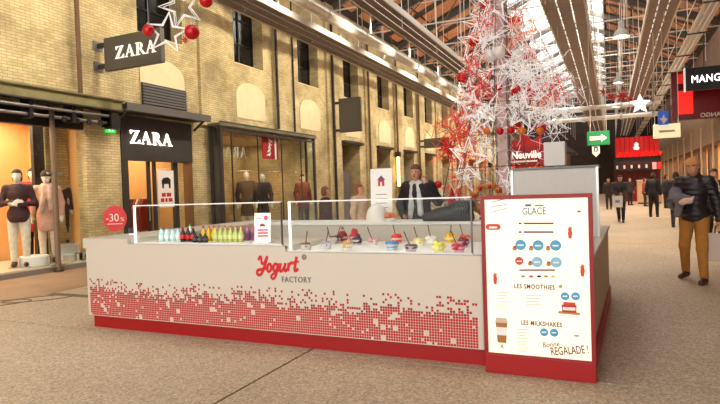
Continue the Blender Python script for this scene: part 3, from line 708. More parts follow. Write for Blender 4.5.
# white dome cover and orange fruit basket on the rear counter
dc = thing('dome_cover', 'white dome cover standing on the rear counter by the tall notice', 'cover', (onx(377, 215, -3.3).x, 7.55, 1.035))
dc.location = ony(377, 218, 7.4); dc.location.z = 1.035
MB().lathe([(.155, 0), (.16, .02), (.155, .1), (.13, .18), (.08, .235), (.02, .255)], 20).build('dome', mat('dome_white', (240, 236, 230), .5), dc, True)
MB().lathe([(.018, .25), (.026, .27), (.012, .29)], 10).build('knob', M_WHITE2, dc, True)
ob = ony(390, 218, 7.34); pr = [('e', (random.uniform(-.05, .05), random.uniform(-.05, .05), .05+random.uniform(0, .06)), (.035, .035, .035)) for k in range(10)]
bt = thing('fruit_basket', 'small heap of oranges in a bowl beside the white dome', 'bowl', (ob.x, 7.34, 1.035))
MB().lathe([(.05, 0), (.08, .04), (.085, .05)], 14).build('dish', M_WHITE2, bt, True); sdf_build('fruit', pr, .009, mat('orange_fruit', (222, 120, 50), .5), bt, k=.004)
# grey machine cabinet and the white box on it
gc = thing('machine_cabinet', 'plain pale grey machine cabinet behind the menu board', 'cabinet', (-.56, 6.5, .93))
MB().box(-.43, .43, -.28, .32, .0, .73).build('body', mat('cabinet_grey', (196, 192, 186), .45, noise=.02), gc, bevel=.012)
MB().box(-.45, .45, -.3, .34, .73, .75).build('top', mat('cabinet_top', (120, 116, 112), .4), gc)
for x in (-.43, .43): MB().box(x-.012, x+.012, -.292, -.28, .0, .73).build('edge_strip', M_CHROME, gc)
MB().box(-.2, .2, .32, .325, .2, .6).build('vent_panel', M_STEEL, gc)
wb = thing('machine_hopper', 'small pale box on top of the grey machine cabinet', 'box', (-.55, 6.4, 1.68))
MB().box(-.11, .11, -.1, .14, .01, .27).build('body', mat('hopper', (206, 202, 198), .45), wb, bevel=.01)
MB().box(-.13, -.02, -.08, .1, 0, .012).build('foot', M_BLACK, wb); MB().box(.03, .1, -.08, .1, 0, .012).build('foot', M_BLACK, wb)

# ================================================================== MENU BOARD
BX0, BX1, BY = -.955, -.13, 4.42
mb = thing('menu_board', 'illuminated white dessert menu with red frame on the kiosk corner', 'menu board', (BX0, BY, 0)); BW = BX1-BX0
MB().box(0, BW, .0, .095, 0, .155).build('base', M_RED, mb, bevel=.006)
M_FRAME = mat('frame_red', (150, 12, 20), .45)
MB().box(0, BW, .012, .095, .155, 1.42).build('case', M_FRAME, mb)
g = MB().box(0, .03, -.004, .012, .155, 1.42).box(BW-.03, BW, -.004, .012, .155, 1.42).box(.03, BW-.03, -.004, .012, 1.39, 1.42).box(.03, BW-.03, -.004, .012, .155, .165); g.build('frame', M_FRAME, mb)
M_SCREEN = mat('backlit_sheet', (252, 248, 236), .4, emit=.3, emit_col=(255, 242, 208))
sheet = MB().box(.03, BW-.03, .008, .012, .165, 1.39).build('backlit_sheet', M_SCREEN, mb)
def bp(px, py): p = ony(px, py, BY); return (p.x-BX0, .006, p.z)
inkb = mat('brown_menu_ink', (120, 50, 32), .5); inkg = mat('pale_menu_ink', (176, 172, 166), .5); inkbl = mat('blue_ink', (78, 168, 214), .5); inklb = mat('light_blue_ink', (140, 200, 226), .5); inko = mat('orange_red_ink', (216, 70, 40), .5); inkn = mat('navy_ink', (92, 112, 140), .5); inkt = mat('tan_ink', (196, 140, 90), .5)
def btext(s, px, py, size, m, rot=0, **kw): return lettering(s, size, m, sheet, bp(px, py), (R(90), R(-rot), 0), ext=.0008, **kw)
def disc(px, py, r, m, nm='price_disc', ry=None):
    c = bp(px, py); return MB().prism([(c[0]+r*math.cos(a), c[2]+(ry or r)*math.sin(a)) for a in [k*math.pi/10 for k in range(20)]], lambda u, v, d: (u, d, v), .0065, .008).build(nm, m, sheet)
def strip(px, py, wpx, h, m, nm='text_line', dy=0):
    a, b = bp(px-wpx/2, py), bp(px+wpx/2, py+dy); return MB().prism([(a[0], a[2]), (b[0], b[2]), (b[0], b[2]+h), (a[0], a[2]+h)], lambda u, v, d: (u, d, v), .0065, .008).build(nm, m, sheet)
btext('GLACE', 534, 214.5, .078, inkn, 0, scale=(.74, 1, 1), bold=.0006)
strip(528, 206.5, 6, .018, inkn); strip(539, 206, 9, .01, inkn)
for (x, y, wd) in ((498, 203, 13), (495, 208, 9), (503, 206.5, 8), (499, 213, 15)): strip(x, y, wd, .008, inkg, dy=-wd*.28)
btext('LES SMOOTHIES', 534, 289, .05, inkb, 0, space=1.14, scale=(.76, 1, 1), bold=.0012); btext('LES MILKSHAKES', 541, 326, .05, inkb, 0, space=1.12, scale=(.75, 1, 1), bold=.0012)
btext('Bonne', 551, 347, .055, inkb, 10, shear=.2, scale=(.9, 1, 1)); btext('REGALADE !', 570, 354.5, .07, inkb, 9, scale=(.72, 1.25, 1), bold=.0006)
for y in (224.3, 233): strip(538.5, y, 30, .013, inkb); strip(520, y, 3, .013, inkb)
strip(537, 227.5, 26, .004, inkg); strip(537, 271, 36, .012, inkb)
for x, y, m in ((520.5, 245, inkbl), (538, 245.5, inkbl), (555.5, 245.5, inkbl), (537, 262, inklb), (556, 262.5, inklb)): disc(x, y, .041, m); strip(x, y+1, 6, .012, mat('card_white', (246, 244, 240), .3), 'price_mark').location.y = -.001
disc(519, 261, .032, inko); strip(519, 262, 5, .01, mat('card_white', (246, 244, 240), .3), 'price_mark').location.y = -.001
for x, y in ((514.5, 249), (531, 249), (548, 249), (530, 264), (548.5, 264.5)): disc(x, y, .018, inkt, 'cup_icon', .014); disc(x, y-2, .014, inko, 'cup_icon', .008)
for x in (519.5, 537, 555): strip(x, 238.5, 6, .004, inkg); strip(x, 255.5, 7, .004, inkg)
for i, x in enumerate((523, 531, 539, 546, 553)): disc(x, 276.5, .017, (inkt, inko, mat('dark_icon', (70, 50, 50), .5), inkt, mat('yellow_icon', (230, 200, 90), .5))[i], 'fruit_icon', .009)
for x, y in ((565, 296.5), (575.5, 296.5), (544, 332.5), (554, 333)): disc(x, y, .031, inkbl); strip(x, y+.6, 4.5, .01, mat('card_white', (246, 244, 240), .3), 'price_mark').location.y = -.001
disc(560.5, 286.5, .014, inkg, 'small_icon')
c = bp(493, 227); MB().prism([(c[0]+.035*s+.024*math.cos(a), c[2]+.024*math.sin(a)) for s, a0 in ((1, -90), (-1, 90)) for a in [R(a0+k*22.5) for k in range(9)]], lambda u, v, d: (u, d, v), .0065, .008).build('round_badge', inko, sheet); strip(493, 228.5, 8, .016, mat('card_white', (246, 244, 240), .3), 'badge_text').location.y = -.001
for x, y0_, n_, wd in ((503, 293, 6, 12), (534, 296, 4, 16), (523, 330, 8, 12)):
    for k in range(n_): strip(x-(k % 3), y0_+k*3.1, wd-(k % 3)*2, .005, inkg)
# menu pictures
c = bp(501.5, 333)
def bpoly(pts, m, nm, d0=.0065): MB().prism([(c[0]+u, c[2]+v) for u, v in pts], lambda u, v, d: (u, d, v), d0, .0085).build(nm, m, sheet)
bpoly([(-.034, -.08), (.034, -.08), (.046, .08), (-.046, .08)], mat('cup_brown', (176, 116, 60), .5), 'milkshake_picture'); bpoly([(-.04, -.02), (.04, -.02), (.044, .045), (-.044, .045)], mat('card_white', (246, 244, 240), .3), 'milkshake_band', .0055)
bpoly([(-.052, .08), (.052, .08), (.04, .12), (-.04, .12)], mat('lid_ink', (216, 196, 170), .5), 'milkshake_lid'); bpoly([(-.014, -.125), (0, -.085), (.014, -.125), (.006, -.125), (0, -.1), (-.006, -.125)], inkb, 'stand_picture')
c = bp(569, 309); bpoly([(-.05, -.03), (.05, -.03), (.054, .03), (-.054, .03)], mat('jar_red', (196, 50, 40), .5), 'jar_picture'); bpoly([(-.045, -.012), (.045, -.012), (.045, .012), (-.045, .012)], mat('card_white', (246, 244, 240), .3), 'jar_band', .0055); bpoly([(-.04, .03), (.045, .03), (.045, .05), (-.04, .05)], inko, 'jar_lid'); bpoly([(-.08, -.04), (.08, -.045), (.075, -.025), (-.075, -.02)], inkt, 'fruit_picture', .0072)
for x, y in ((570, 233), (495, 279), (582.5, 271)):
    c = bp(x, y); bpoly([(-.012, -.04), (.008, -.045), (.016, 0), (.01, .03), (-.006, .035), (-.016, 0)], inko, 'cone_picture'); bpoly([(-.02, .02), (.005, .012), (.018, .038), (-.004, .052)], inkt, 'cream_picture', .0072)
disc(580, 205, .026, inkg, 'line_drawing'); disc(580, 205, .022, M_SCREEN, 'line_drawing_fill').location.y = -.0008; disc(579, 211.5, .015, inko, 'fruit_icon', .008); disc(576.5, 336, .022, inkg, 'faint_stamp', .008)

# ================================================================== LEFT SHOPS
def zara_glyphs():
    Z = [[(.05, .93), (.9, .93), (.9, 1), (.05, 1)], [(0, 0), (.92, 0), (.92, .07), (0, .07)], [(0, 0), (.26, 0), (.9, 1), (.64, 1)], [(.05, 1), (.05, .72), (.09, .72), (.24, .93)], [(.92, 0), (.95, .3), (.91, .3), (.72, .07)]]
    A = [[(.05, 0), (.12, 0), (.52, .95), (.47, 1)], [(.43, 1), (.54, 1), (.95, 0), (.71, 0)], [(.22, .33), (.75, .33), (.75, .39), (.22, .39)], [(-.06, 0), (.25, 0), (.25, .045), (-.06, .045)], [(.6, 0), (1.06, 0), (1.06, .045), (.6, .045)]]
    n = 8; outer = [(.45+.3*math.cos(a), .73+.27*math.sin(a)) for a in [R(-90+180*k/n) for k in range(n+1)]]; inner = [(.44+.1*math.cos(a), .73+.205*math.sin(a)) for a in [R(90-180*k/n) for k in range(n+1)]]
    Rr = [[(.12, 0), (.32, 0), (.32, 1), (.12, 1)], [(0, 0), (.44, 0), (.44, .045), (0, .045)], [(0, .955), (.2, .955), (.2, 1), (0, 1)]]
    for k in range(n): Rr.append([outer[k], outer[k+1], inner[n-k-1], inner[n-k]])
    Rr += [[(.3, .94), (.46, .935), (.46, 1), (.3, 1)], [(.3, .46), (.46, .46), (.46, .525), (.3, .525)], [(.4, .48), (.6, .5), (1.04, 0), (.8, 0)], [(.8, 0), (1.12, 0), (1.12, .04), (.8, .04)]]
    return [(Z, 0), (A, 1.12), (Rr, 2.28), (A, 3.42)]
def zara_letters(parent, m, fn, size, d0, d1):
    for polys, x0 in zara_glyphs():
        g = MB()
        for p in polys: g.prism([((u+x0)*size, v*size) for u, v in p], fn, d0, d1)
        g.build('letter', m, parent)
M_LETTER = mat('lit_letter', (255, 250, 240), .4, emit=1.6, emit_col=(255, 246, 228))
M_PORTAL = mat('portal_dark', (56, 50, 46), .55, noise=.1, nscale=4)
def room(nm, label, y0, y1, h, depth, wm, fm, power, col, x=WX-.6):
    r_ = structure(nm, label)
    MB().box(x-depth-.1, x-depth, y0-.1, y1+.1, 0, h).build('back_wall', wm, r_)
    for y in (y0-.1, y1): MB().box(x-depth, x, y, y+.1, 0, h).build('side_wall', wm, r_)
    MB().box(x-depth-.1, x, y0-.1, y1+.1, h, h+.1).build('room_ceiling', M_PLASTER, r_)
    MB().box(x-depth, WX-.1, y0, y1, -.02, .012).build('room_floor', fm, r_)
    area_light('shop_ceiling_light', (x-depth*.45, (y0+y1)/2, h-.05), (0, 0, -1), depth*.7, (y1-y0)*.8, power, col)
    return r_
# -- big display window at the far left
rm = room('display_room', 'warm lit display window interior', 4.2, 9.0, 3.45, 1.7, M_WARM, M_PLASTER, 140, (1, .84, .62))
MB().box(WX-2.2, WX-.05, 4.2, 9.35, 0.0, .13).build('display_platform', mat('platform', (206, 190, 164), .5), rm)
MB().box(WX-.05, WX+.02, 4.2, 9.35, 0, .1).build('platform_edge', mat('platform_edge', (132, 124, 112), .5), rm)
MB().box(WX-1.0, WX-.9, 8.15, 8.4, .13, 3.4).build('dark_panel', M_PORTAL, rm)
MB().box(WX-1.0, WX-.85, 8.4, 8.95, .13, 3.4).build('brick_return', M_BRICK, rm)
MB().box(WX-.14, WX-.04, 8.86, 9.06, .1, 3.4).build('window_jamb', M_PORTAL, rm)
for k, (a, b) in enumerate(((4.2, 6.0), (6.0, 7.85), (7.85, 8.9))):
    MB().quad((WX-.06, a+.01, .13), (WX-.06, b-.01, .13), (WX-.06, b-.01, 3.1), (WX-.06, a+.01, 3.1)).build('pane', M_GLASS, rm)
MB().box(WX-.2, WX-.03, 4.2, 9.0, 3.06, 3.45).build('window_header', M_BLACK, rm)
ds = thing('display_post', 'brown steel post with clamps in front of the mannequin window', 'post', (WX+.05, 7.92, 0))
MB().tube([(0, 0, 0), (0, 0, 3.6)], .055, 12).build('post', mat('post_brown', (130, 106, 84), .45, .3), ds, True)
for z in (.1, 2.05): MB().box(-.03, .03, -.16, .16, z, z+.05).build('clamp', M_CHROME, ds)
MB().lathe([(.11, 0), (.11, .03)], 12).build('base_plate', M_STEEL, ds, True)
cn = thing('steel_canopy', 'olive steel beam canopy with dark pipes over the mannequin window', 'canopy', (WX+.35, 4.0, 3.5))
MB().box(-.06, .0, 0, 5.55, .03, .25).build('beam_web', M_OLIVE, cn); MB().box(-.13, .06, 0, 5.55, .25, .28).build('beam_flange', M_OLIVE, cn); MB().box(-.13, .06, 0, 5.55, 0, .03).build('beam_flange', M_STEEL, cn)
MB().box(-.45, -.06, 0, 5.55, .2, .24).build('canopy_deck', M_STEEL, cn)
for z, x in ((-.12, -.05), (-.27, -.12)): MB().tube([(x, 0, z), (x, 5.35, z)], .035, 8).build('rail_pipe', mat('pipe_grey', (120, 112, 108), .4, .4), cn, True)
for k in range(6): MB().box(-.3, -.02, .4+k*.95, .48+k*.95, -.35, .03).build('hanger_bracket', M_BLACK, cn)
for k in range(5):
    MB().lathe([(.05, -.02), (.06, .06), (.03, .1)], 10, (-.08, 3.75+k*.3, -.33)).build('spot_head', M_BLACK, cn, True)
MB().box(-.2, .04, 5.15, 5.4, -.4, -.1).build('junction_box', M_BLACK, cn)
sg = thing('exit_sign', 'small green running-man exit sign on the brick pier', 'sign', (WX+.02, 9.42, 3.04))
MB().box(-.01, .03, -.13, .13, 0, .2).build('case', mat('exit_green', (40, 180, 70), .4, emit=.9, emit_col=(50, 210, 80)), sg)
MB().box(.03, .033, -.06, -.02, .03, .16).box(.03, .033, .03, .06, .03, .16).box(.03, .033, -.06, .06, .1, .13).build('running_man', mat('exit_white', (240, 255, 240), .4, emit=1), sg)
# discount disc on a slim stand beside the kiosk
p = ony(115, 218.5, 8.75)
dd = thing('discount_sign', 'round red minus thirty percent sign beside the brick pier', 'sign', (p.x, 8.75, 0), R(30))
def face_cam(u, v, d): return (u, d, v)
MB().prism([(.25*math.cos(a), p.z+.28*math.sin(a)) for a in [2*math.pi*k/32 for k in range(32)]], face_cam, -.012, .012).build('disc', mat('disc_red', (214, 34, 26), .4), dd)
MB().tube([(0, .02, 0), (0, .02, p.z)], .015, 8).build('stand', M_CHROME, dd); MB().lathe([(.14, 0), (.14, .015)], 16).build('foot', M_CHROME, dd)
lettering('-30', .24, M_WHITE2, dd, (-.05, -.016, p.z-.06), scale=(.9, 1, 1)); lettering('%', .12, M_WHITE2, dd, (.16, -.016, p.z-.06)); MB().box(-.16, .16, -.015, -.012, p.z-.125, p.z-.11).build('text_line', M_WHITE2, dd)

# -- fashion shop entrance
rm = room('entrance_room', 'warm lit fashion shop interior', 9.85, 12.1, 3.4, 4.2, mat('shop_wall', (206, 160, 104), .8), mat('shop_floor', (150, 120, 90), .4), 110, (1, .78, .5))
pf = structure('door_1', 'dark portal of the fashion shop entrance')
MB().box(WX-.16, WX+.02, 9.78, 12.2, 2.42, 3.5).build('sign_band', M_PORTAL, pf)
MB().box(WX-.16, WX+.04, 9.72, 9.9, 0, 3.62).build('portal_jamb', M_PORTAL, pf); MB().box(WX-.16, WX+.0, 12.0, 12.2, 0, 2.42).build('portal_jamb', mat('jamb_brown', (120, 80, 44), .5), pf)
for y in (10.72, 10.92, 11.62, 11.72): MB().box(WX-.2, WX-.12, y-.035, y+.035, 0, 2.42).build('door_stile', M_PORTAL, pf)
for a, b in ((9.92, 10.7), (10.95, 11.6), (11.75, 12.0)): MB().quad((WX-.16, a, .05), (WX-.16, b, .05), (WX-.16, b, 2.4), (WX-.16, a, 2.4)).build('pane', M_GLASS, pf)
for y in (10.66, 10.98): MB().tube([(WX-.1, y, .9), (WX-.1, y, 1.3)], .015, 8).build('pull_handle', M_CHROME, pf)
cz = thing('entrance_canopy', 'flat grey steel canopy slab over the lit shop name', 'canopy', (WX, 9.5, 3.58))
MB().box(-.1, .5, 0, 2.95, 0, .12).build('slab', M_STEEL, cz); MB().box(.44, .52, 0, 2.95, -.03, .15).build('edge', mat('canopy_edge', (104, 98, 92), .5, .3), cz)
for y in (.1, 2.8): MB().bar((.02, y, -.25), (.4, y, 0), .04, .05).build('bracket', M_STEEL, cz)
zs = thing('shop_name', 'white lit letters reading ZARA above the shop entrance', 'sign', (WX+.03, 9.99, 2.84))
zara_letters(zs, M_LETTER, lambda u, v, d: (d, u, v), .315, 0, .03)
po = thing('window_poster', 'white poster with a black figure and red lettering in the doorway', 'poster', (WX-.1, 10.98, 1.22), 0)
MB().box(-.01, .0, 0, .58, 0, .98).build('sheet', mat('poster_sheet', (244, 238, 230), .5), po)
MB().prism([(.15, .5), (.2, .5), (.22, .62), (.38, .62), (.4, .5), (.45, .5), (.46, .74), (.36, .8), (.2, .78), (.13, .7)], lambda u, v, d: (d, u, v), 0, .004).build('black_figure', M_BLACK, po)
for k, (a, b) in enumerate(((.08, .2), (.24, .32), (.36, .5), (.12, .26), (.3, .46))): MB().box(0, .004, a, b, .14+.14*(k//3), .24+.14*(k//3)).build('red_lettering', mat('poster_red', (200, 40, 50), .5), po)
# clothes rails inside
for i, (x, y) in enumerate(((-12.4, 10.0), (-13.2, 10.9), (-12.6, 11.9))):
    t = thing('clothes_rail', ['clothes rail nearest the entrance inside the fashion shop', 'clothes rail in the middle of the fashion shop', 'clothes rail by the inner side of the fashion shop door'][i], 'clothes rail', (x, y, 0), R(90*(i == 1)))
    g = MB().tube([(-.5, 0, 0), (-.5, 0, 1.5), (.5, 0, 1.5), (.5, 0, 0)], .018, 6); g.build('rail', M_CHROME, t)
    for k in range(9):
        cc = random.choice(((60, 30, 34), (150, 40, 40), (40, 40, 46), (200, 180, 150), (120, 80, 60))); x2 = -.42+k*.1
        MB().prism([(-.2, .55), (.2, .55), (.22, 1.2), (.08, 1.46), (-.08, 1.46), (-.22, 1.2)], lambda u, v, d, x2=x2: (x2+d, u, v), -.03, .03).build('garment', mat('garment_%d_%d_%d' % cc, cc, .8), t)

# -- glass display box further along
vx = WX+.4
rm = room('display_room_2', 'dim warm interior behind the glass display box', 13.1, 18.3, 3.4, 2.0, M_BRICK, M_FLOOR2, 45, (1, .8, .55))
vb = thing('glass_display_box', 'steel framed glass display box with mannequins on the brick wall', 'display box', (vx, 12.95, 0)); VL = 5.65
MB().box(-.42, 0, 0, VL, 0, .12).build('base', M_STEEL, vb)
for y in (0, VL-.1):
    MB().box(-.06, .02, y, y+.1, .12, 3.55).build('corner_post', M_PORTAL, vb); MB().box(-.4, -.34, y, y+.1, .12, 3.55).build('wall_post', M_PORTAL, vb); MB().box(-.34, -.06, y+.04, y+.05, .12, 3.5).build('end_pane', M_GLASS, vb)
for y in (.55, 1.9, 3.3, 4.6): MB().box(-.03, .0, y-.02, y+.02, .12, 3.4).build('mullion', M_STEEL, vb)
for a, b in ((.12, .55), (.55, 1.9), (1.9, 3.3), (3.3, 4.6), (4.6, VL-.1)): MB().quad((-.012, a+.02, .12), (-.012, b-.02, .12), (-.012, b-.02, 3.4), (-.012, a+.02, 3.4)).build('pane', M_GLASS, vb)
MB().box(-.36, -.3, .1, .5, .12, 3.5).build('dark_end_panel', M_PORTAL, vb)
MB().box(-.42, .06, -.05, VL+.05, 3.52, 3.6).build('roof', mat('weathered_steel', (112, 104, 86), .6, noise=.2, nscale=4), vb)
MB().bar((.03, 0, 3.62), (.03, VL, 3.62), .05, .06).build('roof_rail', M_STEEL, vb); MB().bar((.0, 0, 3.4), (.0, VL, 3.4), .05, .08).build('head_rail', M_STEEL, vb)
for k in range(12): MB().bar((0, .2+k*.46, 3.4), (0, .2+(k+.5)*.46, 3.54), .02, .02).build('lattice', M_STEEL, vb)
bn = thing('reflected_banner', 'modelled reflection of a red banner with white brush lettering in the glass display box', 'banner', (vx-.15, 15.3, 2.65))  # red reflection in the glass, modelled as a solid banner behind it
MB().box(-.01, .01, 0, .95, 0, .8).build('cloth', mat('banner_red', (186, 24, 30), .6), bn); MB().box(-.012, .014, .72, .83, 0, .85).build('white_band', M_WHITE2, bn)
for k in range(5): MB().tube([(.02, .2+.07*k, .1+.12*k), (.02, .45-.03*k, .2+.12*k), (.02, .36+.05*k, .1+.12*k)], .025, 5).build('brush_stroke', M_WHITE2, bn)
wp = ony(345, 150, 1)
# reflection of a shop name in the glass, modelled as mirrored letters
mz = thing('reflected_lettering', 'pale modelled reflection of shop lettering in the glass display box', 'sign', (vx-.02, 14.6, 2.62))
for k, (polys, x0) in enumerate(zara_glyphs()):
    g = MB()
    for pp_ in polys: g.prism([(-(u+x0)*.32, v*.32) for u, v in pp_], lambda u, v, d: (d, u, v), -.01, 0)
    if k > 0: g.build('letter', mat('reflected_letter', (216, 206, 190), .5), mz)

# -- projecting signs
def blade_sign(y, x0, x1, z0, z1, label, bz):
    t = thing('projecting_sign', label, 'sign', (x0, y, z0))
    MB().box(0, x1-x0, -.06, .06, 0, z1-z0).build('panel', mat('sign_grey', (92, 86, 76), .5, noise=.05), t, bevel=.01)
    for z in bz:
        MB().box(-.26, 0, -.035, .035, z, z+.1).build('bracket', M_STEEL, t); MB().box(-.3, -.24, -.12, .12, z-.06, z+.16).build('wall_plate', mat('plate_grey', (120, 116, 112), .5, .3), t)
    return t
p0, p1 = onx(105.5, 39, -10.42), None; ysg = p0.y
pr_, pb_ = ony(162, 27, ysg), ony(105, 72, ysg)
bs = blade_sign(ysg, p0.x, pr_.x, pb_.z, p0.z, 'grey projecting sign reading ZARA in white letters on the brick wall', (.08, (p0.z-pb_.z)*.75))
sh_ = (p0.z-pb_.z)
zara_letters(bs, mat('sign_white_letter', (246, 242, 232), .5, emit=.5), lambda u, v, d: (u+(pr_.x-p0.x)*.22, d, v+sh_*.31), sh_*.36, -.085, -.061)
p0 = onx(339, 99, -10.45); q = ony(361, 97, p0.y); b = ony(339, 133, p0.y)
blade_sign(p0.y, p0.x, q.x, b.z, p0.z, 'blank tall grey projecting sign beside the black rain pipe', (.06, (p0.z-b.z)*.85))
p0 = onx(424, 139, -10.45); q = ony(449, 136, p0.y); b = ony(424, 148.5, p0.y)
blade_sign(p0.y, p0.x, q.x, b.z, p0.z, 'blank wide grey projecting sign far along the brick wall', (.06, (p0.z-b.z)*.7))

# -- doorways further along the wall
M_DOOR = mat('door_grey', (92, 90, 90), .5)
for k in range(3, 16):
    y = W0+BAY*k-.35; d = structure('door_%d' % (k-1), 'dark doorway with a grey leaf in the brick wall')
    MB().box(WX-1.5, WX-1.4, y-.2, y+2.05, 0, 3.7).build('back_wall', mat('doorway_dark', (60, 46, 38), .8), d); MB().box(WX-1.45, WX-.6, y-.2, y+2.05, 3.6, 3.7).build('head', M_BLACK, d)
    MB().box(WX-1.45, WX-.6, y-.2, y, 0, 3.6).box(WX-1.45, WX-.6, y+1.85, y+2.05, 0, 3.6).build('side_wall', M_BRICK, d)
    MB().box(WX-.3, WX-.22, y+.03, y+.95, 0, 2.35).build('door_leaf', M_DOOR, d, bevel=.01); MB().tube([(WX-.19, y+.85, .9), (WX-.19, y+.85, 1.25)], .014, 6).build('handle', M_CHROME, d)
    MB().box(WX-.14, WX+.12, y-.12, y+1.97, 3.6, 3.72).build('lintel', M_STEEL, d)
# lit tube lamp on the wall behind the customer
pl = onx(399, 186, WX+.12); pu = onx(398, 157, WX+.12)
tl = thing('wall_lamp', 'tall glowing tube lamp with dark cap on the brick wall', 'lamp', (WX+.12, pl.y, pl.z))
MB().lathe([(.07, 0), (.07, pu.z-pl.z)], 12).build('tube', mat('tube_glow', (255, 238, 190), .5, emit=4, emit_col=(255, 226, 160)), tl, True)
MB().box(-.12, .14, -.14, .14, pu.z-pl.z, pu.z-pl.z+.28).build('cap', M_STEEL, tl, bevel=.02)
MB().box(-.14, 0, -.05, .05, .1, .2).build('bracket', M_STEEL, tl)

# ================================================================== CHRISTMAS DECORATION
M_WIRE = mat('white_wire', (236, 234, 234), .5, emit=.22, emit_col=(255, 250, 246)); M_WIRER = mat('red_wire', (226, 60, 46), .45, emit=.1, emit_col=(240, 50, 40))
M_BALLR = mat('red_bauble', (196, 16, 22), .12); M_BALLW = mat('white_bauble', (236, 232, 228), .3); M_BALLO = mat('orange_bauble', (226, 120, 40), .2); M_TINSEL = mat('red_tinsel', (206, 30, 34), .35)
def star_pts(r, r2=.42): return [(r*(1 if k % 2 == 0 else r2)*math.sin(math.pi*k/5), r*(1 if k % 2 == 0 else r2)*math.cos(math.pi*k/5)) for k in range(10)]
def star_outline(m, r=.5, tr_=.02, dbl=False):
    g = MB(); g.tube([(u, 0, v) for u, v in star_pts(r)], tr_, 5, closed=True)
    if dbl: g.tube([(u, .03, v) for u, v in star_pts(r*.8)], tr_*.7, 5, closed=True)
    return g.mesh('wire_star', m)
def star_3d(m, r=.5, tr_=.010):
    g = MB(); P = star_pts(r, .4); g.tube([(u, 0, v) for u, v in P], tr_, 4, closed=True)
    for d in (-.16, .16):
        for u, v in P: g.tube([(u, 0, v), (0, d, 0)], tr_*.8, 4, caps=False)
    return g.mesh('wire_star', m)
def burst(m, r=.1, n=16, seed=1):
    g = MB(); q = random.Random(seed)
    for k in range(n):
        z = 1-2*(k+.5)/n; a = k*2.4; s = math.sqrt(1-z*z); d = Vector((s*math.cos(a), s*math.sin(a), z)); g.tube([(0, 0, 0), tuple(d*r)], [r*.16, r*.02], 5)
    return g.mesh('burst', m)
def bauble_mesh(m, r=.13):
    g = MB().ball((0, 0, 0), r, 16, 10); return g.mesh('bauble', m, True)
me_cap = MB().lathe([(.03, .12), (.03, .155)], 8).mesh('bauble_cap', M_CHROME)
me_loop = MB().tube([(.02*math.cos(a), 0, .17+.02*math.sin(a)) for a in [k*math.pi/4 for k in range(8)]], .004, 4, closed=True).mesh('hook', M_CHROME)
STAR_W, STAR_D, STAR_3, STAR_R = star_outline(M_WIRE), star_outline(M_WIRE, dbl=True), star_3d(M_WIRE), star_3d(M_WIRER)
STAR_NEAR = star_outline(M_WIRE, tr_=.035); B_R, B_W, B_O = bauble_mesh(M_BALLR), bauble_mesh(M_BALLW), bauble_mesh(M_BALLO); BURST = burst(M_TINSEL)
def bauble(p, me, s, label, grp=None, cord=0):
    t = thing('bauble', label, 'bauble', p, 0, grp); t.scale = (s,)*3
    b_ = obj('ball', me, t); obj('bauble_cap', me_cap, b_); obj('hook', me_loop, b_)
    if cord: MB().tube([(0, 0, .16), (0, 0, cord/s)], .003/s, 4).build('cord', M_TIE, t)
    return t
TY = 13.0; TC = Vector((ony(502, 100, TY).x, TY, 0))
ct = thing('christmas_tree', 'tall christmas tree frame with a pale mast behind the kiosk', 'christmas tree', TC)
M_MAST = mat('mast_pink', (196, 172, 166), .4, .2)
MB().box(-.115, .115, -.115, .115, 0, 8.4).build('mast', M_MAST, ct)
for x in (-.13, .13):
    for y in (-.13, .13): MB().tube([(x, y, 0), (x, y, 8.4)], .018, 6).build('mast_rail', mat('mast_rail', (150, 140, 136), .4, .5), ct)
MB().lathe([(1.5, 0), (1.5, .25), (1.4, .3)], 24).build('base', mat('tree_base', (150, 40, 40), .6), ct)
def cone_r(z): return max(.45, 1.7-.27*(z-1.0))
for z in (1.2, 1.9, 2.6, 3.3, 4.0, 4.7, 5.4, 6.1, 6.8, 7.5):
    r = cone_r(z)*.9; MB().tube([(r*math.cos(a), r*math.sin(a), z) for a in [2*math.pi*k/24 for k in range(24)]], .006, 4, closed=True).build('frame_ring', M_STEEL, ct)
for k in range(12):
    a = 2*math.pi*k/12; MB().tube([(cone_r(z)*.9*math.cos(a), cone_r(z)*.9*math.sin(a), z) for z in (.3, 1.2, 2.6, 4, 5.4, 6.1, 7.5)]+[(0, 0, 8.3)], .006, 4).build('frame_rib', M_STEEL, ct)
# tinsel spiralling up the mast
g = MB(); q = random.Random(5)
for k in range(420):
    a = k*.35; z = .4+7.6*k/420; d = Vector((q.uniform(-1, 1), q.uniform(-1, 1), q.uniform(-1, 1)))*.11; c_ = Vector((.17*math.cos(a), .17*math.sin(a), z)); g.tube([tuple(c_-d), tuple(c_+d)], .008, 3)
tag(g.build('tinsel_garland', mat('pink_tinsel', (240, 206, 206), .4), ct), kind='stuff')
